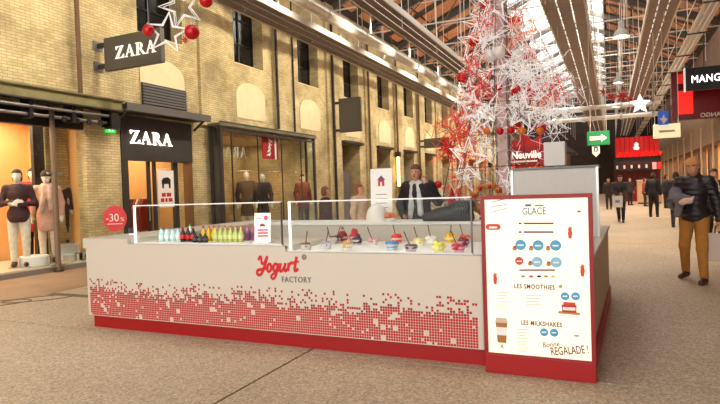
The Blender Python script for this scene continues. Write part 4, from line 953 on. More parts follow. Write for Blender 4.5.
# net of little lights between the ribs
g = MB()
for k in range(420):
    z = .9+6.6*q.random()**1.2; a = q.random()*6.283; r = cone_r(z)*q.uniform(.55, 1.05); p = Vector((r*math.cos(a), r*math.sin(a), z)); d = Vector((q.gauss(0, 1), q.gauss(0, 1), q.gauss(0, 1))).normalized()*q.uniform(.08, .22)
    g.tube([tuple(p-d), tuple(p+d)], .0045, 3)
tag(g.build('light_wires', M_WIRE, ct), kind='stuff')
q = random.Random(11)
for k in range(50):
    z = 1.25+(k/50)*6.0; a = k*2.39996+q.uniform(-.3, .3); r = cone_r(z)*q.uniform(.75, 1.08); p = TC+Vector((r*math.cos(a), r*math.sin(a), z))
    _d = p-CAM_P; _px, _py = 360+FPX*_d.dot(_r)/_d.dot(_f), 202-FPX*_d.dot(_u)/_d.dot(_f)
    if (498 < _px < 556 and 134 < _py < 178) or (_px > 556 and _py > 122): continue
    redside = (a % 6.283) > 2.2 and (a % 6.283) < 4.6 and z < 3.8
    kind = q.random(); s = q.uniform(.55, 1.15); rot = (q.uniform(-.5, .5), q.uniform(-.6, .6), q.uniform(-.9, .9))
    if (redside and kind < .6) or kind < .08:
        tag(obj('wire_star', STAR_R, None, p, rot, s), 'red three-dimensional wire star on the christmas tree', 'star', 'red wire stars on the tree')
    elif kind < .6: tag(obj('wire_star', STAR_3, None, p, rot, s), 'white three-dimensional wire star on the christmas tree', 'star', 'white spoked stars on the tree')
    else: tag(obj('wire_star', STAR_D, None, p, rot, s*.9), 'white double-outline star on the christmas tree', 'star', 'white outline stars on the tree')
for k in range(22):
    z = 1.3+(k/22)*6.0; a = k*2.1+1.3; r = cone_r(z)*q.uniform(.7, 1.05); p = TC+Vector((r*math.cos(a), r*math.sin(a), z)); c_ = q.random()
    _d = p-CAM_P; _px, _py = 360+FPX*_d.dot(_r)/_d.dot(_f), 202-FPX*_d.dot(_u)/_d.dot(_f)
    if (498 < _px < 556 and 134 < _py < 178) or (_px > 556 and _py > 122): continue
    if c_ < .55: bauble(p, B_R, q.uniform(.55, .95), 'glossy red bauble among the stars of the christmas tree', 'red baubles on the tree')
    elif c_ < .75: bauble(p, B_O, q.uniform(.5, .8), 'orange bauble among the stars of the christmas tree', 'orange baubles on the tree')
    else: tag(obj('tinsel_burst', BURST, None, p, (0, 0, a), q.uniform(2.0, 3.6)), 'red tinsel burst on the christmas tree', 'ornament', 'red tinsel bursts on the tree')
for (px, py, rad, me_, lb) in ((499, 52, 6, B_W, 'large white bauble left of the tree mast'), (490, 56, 6.5, B_W, 'large white bauble, lower left beside the tree mast'), (517, 55, 5.5, B_W, 'large white bauble right of the tree mast'), (516, 89, 4.5, B_R, 'red bauble at mid height right of the mast'), (499, 87, 3.5, B_R, 'red bauble directly in front of the mast'), (493, 55, 2, B_R, 'tiny red bauble before the white ones')):
    p = ony(px, py, TY-.75); bauble(p, me_, rad*12.2/552/.13, lb)
for (px, py, w_, lb, me_) in ((472, 108, 34, 'large white star on the left shoulder of the tree', STAR_D), (525, 72, 44, 'largest white wire star on the right of the tree', STAR_3), (522, 112, 36, 'large white star low on the right of the tree', STAR_D), (483, 42, 34, 'white star high on the left of the tree', STAR_3), (466, 178, 30, 'white wire star low beside the red felt trees', STAR_3), (468, 90, 24, 'white outline star level with the wall tray', STAR_D), (479, 122, 30, 'white outline star left of the mast above the wreath', STAR_D), (546, 88, 30, 'white outline star under the glazed ridge', STAR_W), (549, 114, 34, 'white wire star before the white crossing pipes', STAR_3), (487, 152, 28, 'white outline star above the wreath', STAR_W), (506, 176, 24, 'white outline star at the foot of the mast', STAR_D), (530, 44, 22, 'white outline star high on the right of the mast', STAR_W), (562, 108, 22, 'white outline star farthest right on the tree', STAR_D), (507, 122, 22, 'white outline star on the mast above the bauble row', STAR_W)):
    tag(obj('wire_star', me_, None, ony(px, py, TY-1.1), (R(8), R(12), R(-15)), w_*12/552), lb, 'star')
def cluster(m, seed, n=24):
    g = MB(); q_ = random.Random(seed)
    for k in range(n):
        a_ = Vector((q_.gauss(0, .13), q_.gauss(0, .1), q_.gauss(0, .16))); d_ = Vector((q_.gauss(0, 1), q_.gauss(0, 1), q_.gauss(0, 1))).normalized()*q_.uniform(.08, .2); g.tube([tuple(a_-d_), tuple(a_+d_)], .006, 3)
    return g.mesh('tinsel_spray', m)
SPW = cluster(M_WIRE, 21, 22)
for i, (px, py) in enumerate(((524, 62), (535, 72), (548, 66), (558, 78), (541, 90), (556, 104), (566, 112), (530, 100), (515, 118), (545, 118), (560, 124), (528, 84), (464, 96), (470, 120), (484, 110), (478, 140), (486, 150), (488, 76), (488, 30), (520, 50), (570, 90))):
    tag(obj('light_spray', SPW, None, ony(px, py, TY-.8+.06*(i % 9)), (i, i*.9, i*1.7), .9+.12*(i % 4)), 'white wire light spray on the christmas tree', 'ornament', 'white light sprays on the tree')
SPR, SPO = cluster(M_WIRER, 3), cluster(mat('orange_tinsel', (232, 120, 60), .4, emit=.2), 9)
for i, (px, py) in enumerate(((481, 14), (477, 34), (474, 72), (481, 92), (518, 20), (514, 42), (530, 34), (561, 92), (551, 82), (469, 106), (441, 129), (452, 124), (446, 143), (438, 158), (456, 162), (463, 134), (471, 150), (484, 166), (491, 20), (474, 54), (535, 55), (546, 100), (458, 110))):
    o_ = i % 4 == 1 or px in (514, 530, 518)
    tag(obj('tinsel_spray', SPO if o_ else SPR, None, ony(px, py, TY-.9+.05*(i % 7)), (i, i*.7, i*1.3), .85+.1*(i % 4)), 'orange tinsel spray on the christmas tree' if o_ else 'red tinsel spray on the christmas tree', 'ornament', 'orange tinsel sprays on the tree' if o_ else 'red tinsel sprays on the tree')
for i, (px, py, m_) in enumerate(((487, 131, B_O), (500, 131, B_R), (511, 130, B_R), (522, 131, B_O), (540, 131, B_O))):
    bauble(ony(px, py, TY-1.2), m_, .62, ['first orange bauble in the row above the chalet sign', 'first red bauble in the row above the chalet sign', 'second red bauble in the row above the chalet sign', 'second orange bauble in the row above the chalet sign', 'third orange bauble in the row above the chalet sign'][i])
# felt trees and wreath on the rear counter
for i, (px, h) in enumerate(((452, .42), (459, .26), (464, .2))):
    p = ony(px, 200, 7.7); t = thing('felt_tree', ['tallest red felt cone tree on the rear counter', 'middle red felt cone tree on the rear counter', 'smallest red felt cone tree on the rear counter'][i], 'ornament', (p.x, 7.7, 1.035))
    MB().lathe([(h*.26, .03), (h*.27, .04), (h*.02, h+.04)], 14).build('cone', mat('felt_red', (176, 26, 44), .9), t, True); MB().lathe([(.02, 0), (.02, .04)], 8).build('stem', M_STEEL, t)
p = ony(487, 186, 7.7)
wr = thing('christmas_wreath', 'red and gold wreath standing behind the menu board', 'wreath', (p.x, 7.76, 1.035))
pr = []
for k in range(40):
    a = 2*math.pi*k/40; pr.append(('e', (.2*math.cos(a)+q.uniform(-.02, .02), q.uniform(-.03, .03), .26+.2*math.sin(a)+q.uniform(-.02, .02)), (q.uniform(.03, .05),)*3))
sdf_build('twigs', pr, .016, mat('wreath_brown', (150, 70, 40), .7, noise=.5, nscale=30, col2=(206, 150, 80)), wr, k=.01)
for k in range(9):
    a = 2*math.pi*k/9; MB().ball((.2*math.cos(a), -.06, .26+.2*math.sin(a)), .03, 10, 6).build('berry', M_BALLR, wr, True)
MB().box(-.12, .12, -.05, .05, 0, .03).build('foot', M_STEEL, wr)
# near hanging stars and baubles, top left
def hang_star(px, py, Y, size, lb, me=STAR_NEAR, rot=(0, 0, R(25))):
    p = ony(px, py, Y); t = thing('hanging_star', lb, 'star', p); t.scale = (size,)*3; t.rotation_euler = rot
    obj('outline', me, t); MB().tube([(0, 0, .5), (0, 0, 9.3/size-p.z/size)], .003/size, 4).build('cord', M_TIE, t)
hang_star(167, 33, 6.4, .62, 'white outline star hanging in front of the projecting shop sign', rot=(0, R(8), R(28)))
hang_star(181, 7, 6.7, .66, 'white outline star hanging at the top edge, partly cut off', STAR_D, rot=(0, R(-20), R(40)))
for (px, py, rad, Y, lb) in ((148.5, 30.5, 6, 6.2, 'red bauble hanging before the shop sign end'), (192, 32, 7.4, 6.3, 'red bauble hanging right of the outline star'), (206, 1, 6.5, 6.4, 'red bauble hanging at the top edge of the picture')):
    p = ony(px, py, Y); d = (p-CAM_P).dot(_f); bauble(p, B_R, rad*d/552/.13, lb, None, 9.3-p.z)
p = ony(185, 40, 6.35); t = thing('tinsel_burst', 'small red spiky burst under the hanging bauble', 'ornament', p); obj('burst', BURST, t, scale=.75); MB().tube([(0, 0, 0), (0, 0, 9.3-p.z)], .003, 4).build('cord', M_TIE, t)
p = ony(640, 104, 20); t = thing('hanging_star', 'bright white filled star hanging over the aisle by the red shop', 'star', p, R(10))
MB().prism([(u*.32, v*.32) for u, v in star_pts(1, .45)], lambda u, v, d: (u, d, v), -.03, .03).build('star_body', mat('star_glow', (255, 252, 250), .5, emit=1.2), t); MB().tube([(0, 0, .3), (0, 0, 9.2-p.z)], .006, 4).build('cord', M_TIE, t)
for i, (px, py, Y, s) in enumerate(((617, 24, 22, .6), (622, 96, 27, 1.6), (604, 92, 27, 1.2), (611, 97, 28, 1.3), (630, 100, 28, 1.0))):
    if i:
        p = ony(px, py, Y); t = thing('tinsel_burst', 'red tinsel burst hanging over the far aisle', 'ornament', p, i, 'red bursts over the far aisle'); obj('burst', BURST, t, scale=s*2.2)
        MB().tube([(0, 0, 0), (0, 0, RIDGE-SLOPE*abs(p.x-MIDX)-p.z)], .006, 4).build('cord', M_TIE, t)

# ================================================================== HANGING SIGNS, CHALET, FAR SHOP
M_GREEN = mat('sign_green', (26, 128, 74), .5, emit=.25)
p0, p1 = ony(587, 132, 18), ony(610, 144.5, 18)
t = thing('direction_sign', 'green hanging sign with a pale arrow pointing right', 'sign', (p0.x, 18, p1.z)); W_ = p1.x-p0.x; H_ = p0.z-p1.z
MB().box(0, W_, -.06, .06, 0, H_).build('panel', M_GREEN, t, bevel=.01)
MB().prism([(.12*W_, .36*H_), (.62*W_, .36*H_), (.62*W_, .2*H_), (.88*W_, .5*H_), (.62*W_, .8*H_), (.62*W_, .64*H_), (.12*W_, .64*H_)], lambda u, v, d: (u, d, v), -.07, -.06).build('arrow', mat('arrow_cream', (246, 226, 190), .5, emit=.4), t)
for x in (.15*W_, .85*W_): MB().tube([(x, 0, H_), (x, 0, CAM_H+DZ-p1.z)], .012, 5).build('hanger', M_TIE, t)
p0, p1 = ony(592, 146, 18), ony(600, 157, 18)
t = thing('lift_sign', 'small white pointed sign under the green arrow sign', 'sign', (p0.x, 18, p1.z)); W_ = p1.x-p0.x; H_ = p0.z-p1.z
MB().prism([(0, H_*.35), (W_*.5, 0), (W_, H_*.35), (W_, H_), (0, H_)], lambda u, v, d: (u, d, v), -.02, .02).build('panel', M_WHITE2, t); MB().box(W_*.25, W_*.75, -.026, -.02, H_*.5, H_*.9).build('pictogram', M_BLACK, t)
MB().box(W_*.4, W_*.6, -.03, -.026, H_*.55, H_*.8).build('pictogram_figure', M_WHITE2, t); MB().tube([(W_/2, 0, H_), (W_/2, 0, H_+.12)], .012, 5).build('hanger', M_TIE, t)
p0, p1 = ony(653, 125, 24), ony(680.5, 137, 24)
t = thing('light_box', 'blank cream light box hanging over the right side of the aisle', 'sign', (p0.x, 24, p1.z)); W_ = p1.x-p0.x; H_ = p0.z-p1.z
MB().box(0, W_, -.08, .08, 0, H_).build('box', mat('lightbox_cream', (240, 232, 190), .4, emit=.45, emit_col=(250, 240, 190)), t, bevel=.02); MB().box(W_*.2, W_*.8, -.084, -.08, H_*.4, H_*.55).build('faint_lettering', mat('faint_ink', (222, 206, 150), .5), t)
for x in (.06, W_-.06): MB().tube([(x, 0, H_), (x, 0, CAM_H+DZ-p1.z)], .014, 5).build('hanger', M_TIE, t)
p0, p1 = ony(658, 111.5, 23.7), ony(668.5, 124.5, 23.7)
t = thing('blue_sign', 'blue square sign with a white bird mark above the cream light box', 'sign', (p0.x, 23.7, p1.z)); W_ = p1.x-p0.x; H_ = p0.z-p1.z
MB().box(0, W_, -.05, .05, 0, H_).build('panel', mat('sign_blue', (30, 84, 190), .4, emit=.3), t, bevel=.01)
MB().prism([(W_*.12, H_*.45), (W_*.4, H_*.5), (W_*.55, H_*.78), (W_*.66, H_*.5), (W_*.9, H_*.4), (W_*.6, H_*.12), (W_*.45, H_*.05), (W_*.35, H_*.3)], lambda u, v, d: (u, d, v), -.06, -.05).build('bird_mark', M_WHITE2, t)
MB().tube([(W_/2, 0, H_), (W_/2, 0, CAM_H+DZ-p1.z)], .014, 5).build('hanger', M_TIE, t)
# fashion shop sign on the right
p0, p1 = ony(685, 69, 27), ony(685, 91.5, 27)
t = thing('shop_sign', 'black projecting sign with lit white letters reading MANGO', 'sign', (p0.x, 27, p1.z)); H_ = p0.z-p1.z; W_ = RX-p0.x
MB().box(0, W_, -.1, .1, 0, H_).build('panel', mat('sign_black', (30, 28, 28), .4), t, bevel=.01); MB().box(-.05, 0, -.11, .11, -.02, H_+.02).build('edge', mat('edge_lit', (230, 226, 220), .4, emit=.5), t)
lettering('MANGO', H_*.46, mat('mango_white', (255, 252, 248), .4, emit=2.4), t, (.2, -.105, H_*.33), bold=.0, align='LEFT', space=1.06, ext=.01, scale=(.8, 1, 1))
p0, p1 = ony(671, 73, 29), ony(671, 121, 29)
t = thing('red_fascia', 'dark red glossy fascia panel behind the black shop sign', 'fascia', (p0.x, 29, p1.z)); H_ = p0.z-p1.z; W_ = RX-p0.x
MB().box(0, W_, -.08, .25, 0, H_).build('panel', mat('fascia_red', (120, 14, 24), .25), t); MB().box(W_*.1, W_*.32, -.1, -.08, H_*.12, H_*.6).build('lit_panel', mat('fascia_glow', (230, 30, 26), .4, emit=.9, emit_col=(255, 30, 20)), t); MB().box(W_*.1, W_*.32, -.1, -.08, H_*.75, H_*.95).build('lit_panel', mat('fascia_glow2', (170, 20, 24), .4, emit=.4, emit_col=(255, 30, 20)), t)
lettering('MANGO', H_*.12, M_WHITE2, t, (W_*.42, -.1, H_*.03), bold=.006, align='RIGHT', scale=(-1, 1, 1), ext=.004)  # reversed name modelled as a reflection in the glossy red panel
MB().tube([(W_*.5, .1, H_), (W_*.5, .1, 9-p1.z)], .02, 5).build('hanger', M_STEEL, t)
# chocolate chalet
CY = 17.0; a, b = ony(504, 166, CY), ony(566, 166, CY)
ch = thing('christmas_chalet', 'red sweet chalet with dark gable roof behind the tree', 'chalet', (a.x, CY, 0)); CW = b.x-a.x
M_CH = mat('chalet_red', (120, 24, 30), .6)
MB().box(0, CW, .2, 2.0, 0, 1.0).build('counter', M_CH, ch); MB().box(0, CW, 1.9, 2.0, 1.0, 2.4).build('back', mat('chalet_in', (196, 120, 50), .6), ch)
for x in (0, CW-.1): MB().box(x, x+.1, .2, 2.0, 1.0, 2.4).build('side', M_CH, ch)
zt = ony(530, 164, CY).z; zs_ = ony(530, 138, CY).z
MB().box(-.05, CW*.66, .0, .12, zt-.05, zs_-.25).build('sign_board', mat('chalet_sign', (150, 24, 36), .5), ch)
MB().prism([(CW*.02, zs_-.25), (CW*.62, zs_-.25), (CW*.62, zs_+.1), (CW*.48, zs_-.08), (CW*.34, zs_+.2), (CW*.2, zs_-.08), (CW*.02, zs_+.1)], lambda u, v, d: (u, d, v), 0, .1).build('zigzag_crest', mat('crest_red', (190, 30, 40), .5), ch)
lettering('deNeuville', .3, mat('chalet_white', (250, 244, 236), .5, emit=.8), ch, (CW*.3, -.02, zt+.18), bold=.006, scale=(.86, 1, 1)); MB().box(CW*.06, CW*.55, -.02, -.005, zt+.06, zt+.11).build('small_lettering', M_WHITE2, ch)
MB().prism([(-.15, 2.4), (CW+.25, 2.4), (CW*.62, 3.25), (CW*.45, 3.25)], lambda u, v, d: (u, d, v), .15, 2.1).build('roof', mat('chalet_roof', (54, 40, 56), .7), ch)
for k in range(7): MB().ball((.15+k*CW/7.5, .5, 1.08+.05*(k % 3)), .1, 10, 6).build('sweet_jar', mat('jar_%d' % (k % 3), ((226, 150, 40), (206, 60, 40), (236, 190, 90))[k % 3], .3, emit=.2), ch, True)
pch = Vector((a.x+CW/2, CY+.9, 2.3)); area_light('chalet_light', pch, (0, -.2, -1), CW*.8, .6, 90, (1, .6, .25))
# red food shop at the far end
a, b = ony(615, 138, 45), ony(659, 138, 45)
fs = thing('food_stand', 'glowing red food counter closing the far end of the hall', 'shop', (a.x, 45, 0)); FW = b.x-a.x; FH = a.z
M_GLOWR = mat('neon_red', (255, 30, 24), .4, emit=1.3, emit_col=(255, 20, 16))
for k in range(9): MB().box(FW*k/9+.02, FW*(k+1)/9-.02, .0, .6, 3.25, FH).build('red_panel', mat('stand_red', (206, 22, 26), .5, emit=.12, emit_col=(220, 16, 20)), fs)
MB().box(-.1, FW+.1, .05, .6, 2.2, 3.25).build('dark_band', M_BLACK, fs); MB().box(-.1, FW+.1, .1, .9, 0, 1.05).build('counter', mat('stand_front', (140, 30, 30), .5), fs)
MB().box(-.1, FW+.1, .85, .95, 1.0, 2.25).build('back', mat('stand_back', (90, 20, 22), .6), fs)
for k in range(6): MB().box(-.1+k*.48, .3+k*.48, -.02, .05, 2.25, 2.85).build('menu_panel', M_BLACK, fs); MB().box(.04+k*.48, .16+k*.48, -.03, -.02, 2.42, 2.66).build('menu_picture', mat('menu_pic%d' % (k % 2), ((190, 220, 190), (220, 200, 180))[k % 2], .5, emit=.1), fs)
for k in range(2): MB().box(2.4+k*.32, 2.66+k*.32, -.03, -.02, 2.3, 2.8).build('menu_picture', mat('menu_bright%d' % k, ((220, 190, 190), (210, 60, 40))[k], .5, emit=.2), fs)
q = random.Random(2)
for k in range(7): MB().tube([(.15+k*.42, -.04, 3.3), (.3+k*.42, -.04, 3.62), (.42+k*.42, -.04, 3.34), (.5+k*.42, -.04, 3.55)], .05, 6).build('neon_stroke', M_GLOWR, fs)
MB().lathe([(.16, 0), (.2, .18), (.1, .3), (.16, .42), (.02, .55)], 10, (1.4, -.05, 3.75)).build('white_emblem', mat('emblem_white', (246, 236, 230), .5, emit=.6), fs, True)
area_light('stand_light', (a.x+FW/2, 44.6, 3.2), (0, -.4, -1), 2.5, .3, 60, (1, .25, .2))
for i, (px, w_, h, c_) in enumerate(((641, 1.1, 1.5, (226, 190, 150)), (648, .8, 1.2, (206, 160, 120)))):
    p = onz(px, 200, 0); t = thing('shop_counter', ['pale display counter before the red food stand', 'lower tan display counter beside the pale one'][i], 'counter', (p.x, 40, 0)); MB().box(-w_/2, w_/2, 0, .6, .08, h).build('body', mat('counter_%d' % i, c_, .6), t, bevel=.03); MB().box(-w_/2-.04, w_/2+.04, -.04, .64, h, h+.05).build('top', M_WHITE2, t); MB().box(-w_/2+.05, w_/2-.05, .05, .55, 0, .08).build('plinth', M_STEEL, t)

# ================================================================== PEOPLE AND MANNEQUINS
def V3(*a): return Vector(a)
def figure(name, label, cat, loc, rz, height, pose=None, skin=(214, 160, 128), jacket=None, trousers=None, shoes=(40, 30, 28), hair=None, hat=None, scarf=None, coat_len=.0, res=.018, puffer=False, group=None, face=True, collar=False, gloss=.5, hood=False, skirt=None, bulk=1.0):
    J = dict(aL=V3(.1, 0, .075), kL=V3(.1, -.02, .48), hL=V3(.09, 0, .9), aR=V3(-.1, 0, .075), kR=V3(-.1, -.02, .48), hR=V3(-.09, 0, .9),
             sL=V3(.185, 0, 1.42), eL=V3(.25, .03, 1.14), wL=V3(.25, -.04, .9), sR=V3(-.185, 0, 1.42), eR=V3(-.25, .03, 1.14), wR=V3(-.25, -.04, .9),
             head=V3(0, -.02, 1.635), chest=V3(0, 0, 1.28), pel=V3(0, 0, .95), fL=V3(0, -.2, -1), fR=V3(0, -.2, -1), tL=V3(0, -1, 0), tR=V3(0, -1, 0))
    for k_, v in (pose or {}).items(): J[k_] = V3(*v)
    t = thing(name, label, cat, loc, rz, group); t.scale = (height/1.755,)*3
    hd = J['head']; ch_, pe = J['chest'], J['pel']; nk = hd+V3(0, .025, -.13)
    B = [('e', tuple(pe), (.155, .11, .12)), ('c', tuple(pe), tuple(ch_), .115, .12), ('e', tuple(ch_+V3(0, 0, .05)), (.165, .11, .16)), ('c', tuple(J['sL']+V3(-.02, 0, 0)), tuple(J['sR']+V3(.02, 0, 0)), .06, .06), ('c', tuple(nk+V3(0, .01, -.06)), tuple(nk+V3(0, 0, .06)), .058, .05)]
    B += [('e', tuple(hd+V3(0, .012, .025)), (.076, .095, .1)), ('e', tuple(hd+V3(0, -.028, -.045)), (.056, .062, .066))]
    fine = [('c', tuple(hd+V3(0, -.085, .01)), tuple(hd+V3(0, -.108, -.022)), .009, .014, .012), ('c', tuple(hd+V3(.074, .01, -.012)), tuple(hd+V3(.078, .018, .018)), .012, .014, .01), ('c', tuple(hd+V3(-.074, .01, -.012)), tuple(hd+V3(-.078, .018, .018)), .012, .014, .01)]
    jk, tr_, sh_ = [], [], []
    for s, sg_ in (('L', 1), ('R', -1)):
        S_, E_, W_ = J['s'+s], J['e'+s], J['w'+s]
        B += [('c', tuple(S_), tuple(E_), .052, .04), ('c', tuple(E_), tuple(W_), .04, .027)]
        f = J['f'+s].normalized(); side = f.cross(V3(0, 1, 0) if abs(f.y) < .8 else V3(1, 0, 0)).normalized(); nrm = side.cross(f).normalized()
        P = W_+f*.075; B.append(('c', tuple(W_+f*.015), tuple(P), .028, .03))
        for i, l in enumerate((.062, .075, .07, .055)):
            o = side*((i-1.5)*.0185); a_ = P+f*.015+o; m_ = a_+f*l*.55-nrm*.006; e_ = m_+f*l*.35-nrm*.028
            fine += [('c', tuple(a_), tuple(m_), .0095, .0088, .005), ('c', tuple(m_), tuple(e_), .0088, .0078, .005)]
        th = W_+f*.03+side*(-.026*sg_); th2 = th+f*.03+side*(-.024*sg_)-nrm*.015; fine += [('c', tuple(th), tuple(th2), .012, .010, .006), ('c', tuple(th2), tuple(th2+f*.028-nrm*.012), .010, .0085, .005)]
        H_, K_, A_ = J['h'+s], J['k'+s], J['a'+s]; td = J['t'+s].normalized()
        B += [('c', tuple(H_), tuple(K_), .085, .056), ('c', tuple(K_), tuple(A_), .054, .036), ('c', tuple(A_+V3(0, 0, -.035)), tuple(A_+td*.15+V3(0, 0, -.045)), .036, .026)]
        jk += [('c', tuple(S_), tuple(E_), .072*bulk, .06*bulk), ('c', tuple(E_), tuple(W_+f*-.01), .06*bulk, .046*bulk)]
        tr_ += [('c', tuple(H_), tuple(K_), .102, .072), ('c', tuple(K_), tuple(A_+V3(0, 0, .03)), .07, .055)]
        sh_.append([('c', tuple(A_+V3(0, 0, .03)), tuple(A_+V3(0, 0, -.025)), .048, .048), ('c', tuple(A_-td*.03+V3(0, 0, -.03)), tuple(A_+td*.14+V3(0, 0, -.04)), .046, .036), ('c', tuple(A_+td*.06+V3(0, 0, -.035)), tuple(A_+td*.15+V3(0, 0, -.04)), .042, .034)])
    sk = mat('skin_%d_%d_%d' % skin, skin, gloss)
    body = sdf_build('body', B+fine, res, sk, t, k=.03)
    cl = lambda c: mat('cloth_%d_%d_%d' % c, c, .75, noise=.12, nscale=14)
    if trousers: sdf_build('trousers', tr_+[('e', tuple(pe+V3(0, 0, .0)), (.172, .128, .13)), ('c', tuple(pe), tuple(pe+V3(0, 0, .12)), .125, .125)], res, cl(trousers), t, k=.025)
    if jacket:
        T = [('e', tuple(ch_+V3(0, 0, .04)), (.195*bulk, .145*bulk, .19)), ('c', tuple(ch_), tuple(pe+V3(0, 0, .04)), .15*bulk, .15*bulk), ('e', tuple(pe+V3(0, 0, .02)), (.195*bulk, .15*bulk, .13)), ('c', tuple(J['sL']+V3(-.02, 0, 0)), tuple(J['sR']+V3(.02, 0, 0)), .078*bulk, .078*bulk)]
        if coat_len: T += [('e', tuple(pe+V3(0, 0, -coat_len*.5)), (.2*bulk, .155*bulk, coat_len*.5+.1)), ('c', tuple(pe), tuple(pe+V3(0, 0, -coat_len)), .165, .18)]
        if collar: T += [('c', tuple(nk+V3(.05, .02, -.02)), tuple(nk+V3(-.05, .02, -.02)), .065, .065), ('c', tuple(nk+V3(.06, -.06, -.07)), tuple(nk+V3(-.06, -.06, -.07)), .045, .045)]
        hem = pe.z-.1-coat_len
        wob = (lambda X, Y, Z: .007*np.sin(Z*2*np.pi/.075)+0*X+0*Y) if puffer else None
        sdf_build('jacket', T+jk, res, cl(jacket) if not puffer else mat('puffer_%d_%d_%d' % jacket, jacket, .38), t, k=.035, wobble=wob, carve=(lambda X, Y, Z: np.where(np.abs(X) < .2, hem-Z, -1)+0*Y) if coat_len else None)
    if skirt: MB().lathe([(.19, .55), (.17, .8), (.14, 1.02), (.13, 1.1)], 16).build('skirt', cl(skirt), t, True)
    if shoes:
        for s_ in sh_: sdf_build('shoe', s_, res*.8, mat('shoe_%d_%d_%d' % shoes, shoes, .4), t, k=.02)
    if hair:
        zh = hd.z+.055
        sdf_build('hair', [('e', tuple(hd+V3(0, .02, .028)), (.088, .105, .112)), ('e', tuple(hd+V3(0, .05, -.03)), (.085, .07, .1))], res*.7, cl(hair), t, k=.02, carve=lambda X, Y, Z: -np.maximum(Y-hd.y-.0, Z-zh)+0*X)
    if hat:
        sdf_build('hat', [('e', tuple(hd+V3(0, .012, .04)), (.092, .112, .105)), ('c', tuple(hd+V3(.0, .02, .045)), tuple(hd+V3(0, .0, .05)), .09, .09)], res*.7, cl(hat), t, k=.02, carve=lambda X, Y, Z: (hd.z+.02)-Z+0*X+0*Y)
    if scarf:
        S2 = [('c', tuple(nk+V3(.05, -.02, -.03)), tuple(nk+V3(-.05, -.02, -.03)), .06, .06), ('c', tuple(nk+V3(.045, -.07, -.06)), tuple(ch_+V3(.07, -.165, -.06)), .04, .04), ('c', tuple(nk+V3(-.045, -.07, -.06)), tuple(ch_+V3(-.06, -.165, -.14)), .04, .045), ('c', tuple(ch_+V3(.07, -.165, -.06)), tuple(pe+V3(.08, -.17, .08)), .04, .045), ('c', tuple(ch_+V3(-.06, -.165, -.14)), tuple(pe+V3(-.08, -.17, .04)), .045, .045)]
        sdf_build('scarf', S2, res, cl(scarf), t, k=.02)
    if face:
        for x in (-.03, .03): MB().ball(tuple(hd+V3(x, -.08, .018)), .0095, 8, 6).build('eye', M_BLACK, body, True)
        MB().ball(tuple(hd+V3(0, -.083, -.052)), .02, 10, 6, .3).build('mouth', mat('lips', (150, 70, 64), .5), body, True)
    return t
def cam_rot(p, extra=0): return math.atan2(p.x, p.y)*-1+extra      # turn a figure that faces -Y toward the camera
def carrier_bag(name, label, loc, rz, w_, d_, h, c, mark=None):
    t = thing(name, label, 'bag', loc, rz)
    g = MB(); g.v += [(-w_*.46, -d_*.5, 0), (w_*.46, -d_*.5, 0), (w_*.46, d_*.5, 0), (-w_*.46, d_*.5, 0), (-w_*.5, -d_*.4, h), (w_*.5, -d_*.4, h), (w_*.5, d_*.4, h), (-w_*.5, d_*.4, h)]
    g.f += [(0, 3, 2, 1), (0, 1, 5, 4), (1, 2, 6, 5), (2, 3, 7, 6), (3, 0, 4, 7), (4, 5, 6, 7)]; g.build('bag_body', mat('bag_%d_%d_%d' % c, c, .6), t)
    for y in (-d_*.3, d_*.3): MB().tube([(-w_*.2, y, h), (-w_*.16, y*.5, h+.1), (0, y*.2, h+.14), (w_*.16, y*.5, h+.1), (w_*.2, y, h)], .006, 5).build('handle', M_STEEL, t)
    if mark: MB().box(-w_*.2, w_*.2, -d_*.5-.004, -d_*.45, h*.4, h*.62).build('printed_mark', mat('bag_mark', mark, .6), t)
    return t

# man in front, walking toward us
pm = onz(696, 281, 0)
rzm = cam_rot(pm, R(-14))
m1 = figure('person', 'person in tan beanie, black puffer jacket and mustard trousers walking this way', 'person', pm, rzm, 1.80,
       dict(aL=(.15, -.2, .075), kL=(.13, -.19, .49), aR=(-.17, .16, .1), kR=(-.13, -.03, .5), tR=(-.2, -1, -.1), eR=(-.27, -.06, 1.13), wR=(-.1, -.3, 1.14), fR=(.75, -.35, .12), eL=(.27, .02, 1.14), wL=(.31, -.05, .88), fL=(.05, -.12, -1), head=(.0, -.05, 1.63)),
       skin=(206, 146, 108), jacket=(34, 28, 32), trousers=(176, 116, 44), shoes=(70, 34, 28), hat=(196, 138, 84), hair=(120, 84, 60), puffer=True, collar=True, res=.0105, bulk=1.1)
MB().tube([(-.062, -.138, 1.655), (-.03, -.148, 1.648), (0, -.142, 1.655), (.03, -.148, 1.648), (.062, -.138, 1.655)], .004, 5).build('spectacles', M_BLACK, m1)
def onman(x, y, z): return pm + Matrix.Rotation(rzm, 3, 'Z') @ (Vector((x, y, z))*(1.80/1.755))
pr = [('c', (-.17, -.26, 1.24), (.02, -.3, 1.2), .085, .06), ('c', (-.2, -.18, 1.3), (-.22, -.14, 1.12), .09, .08), ('c', (-.1, -.31, 1.22), (-.14, -.3, 1.0), .06, .05)]
gcoat = sdf_build('folded_coat', pr, .014, mat('grey_wool', (110, 106, 112), .9, noise=.15, nscale=20), None, k=.05, loc=pm); gcoat.rotation_euler = (0, 0, rzm); tag(gcoat, 'grey coat carried over the arm of the person in tan beanie', 'coat')
pr = [('e', (-.0, -.37, 1.19), (.07, .04, .045)), ('e', (-.06, -.36, 1.17), (.05, .04, .04)), ('c', (.04, -.37, 1.2), (.08, -.35, 1.25), .03, .012)]
pb = sdf_build('paper_wrap', pr, .01, mat('paper_wrap', (226, 190, 170), .8, noise=.2, nscale=40), None, k=.02, loc=pm); pb.rotation_euler = (0, 0, rzm); tag(pb, 'crumpled pale paper wrap held by the person in tan beanie', 'paper')
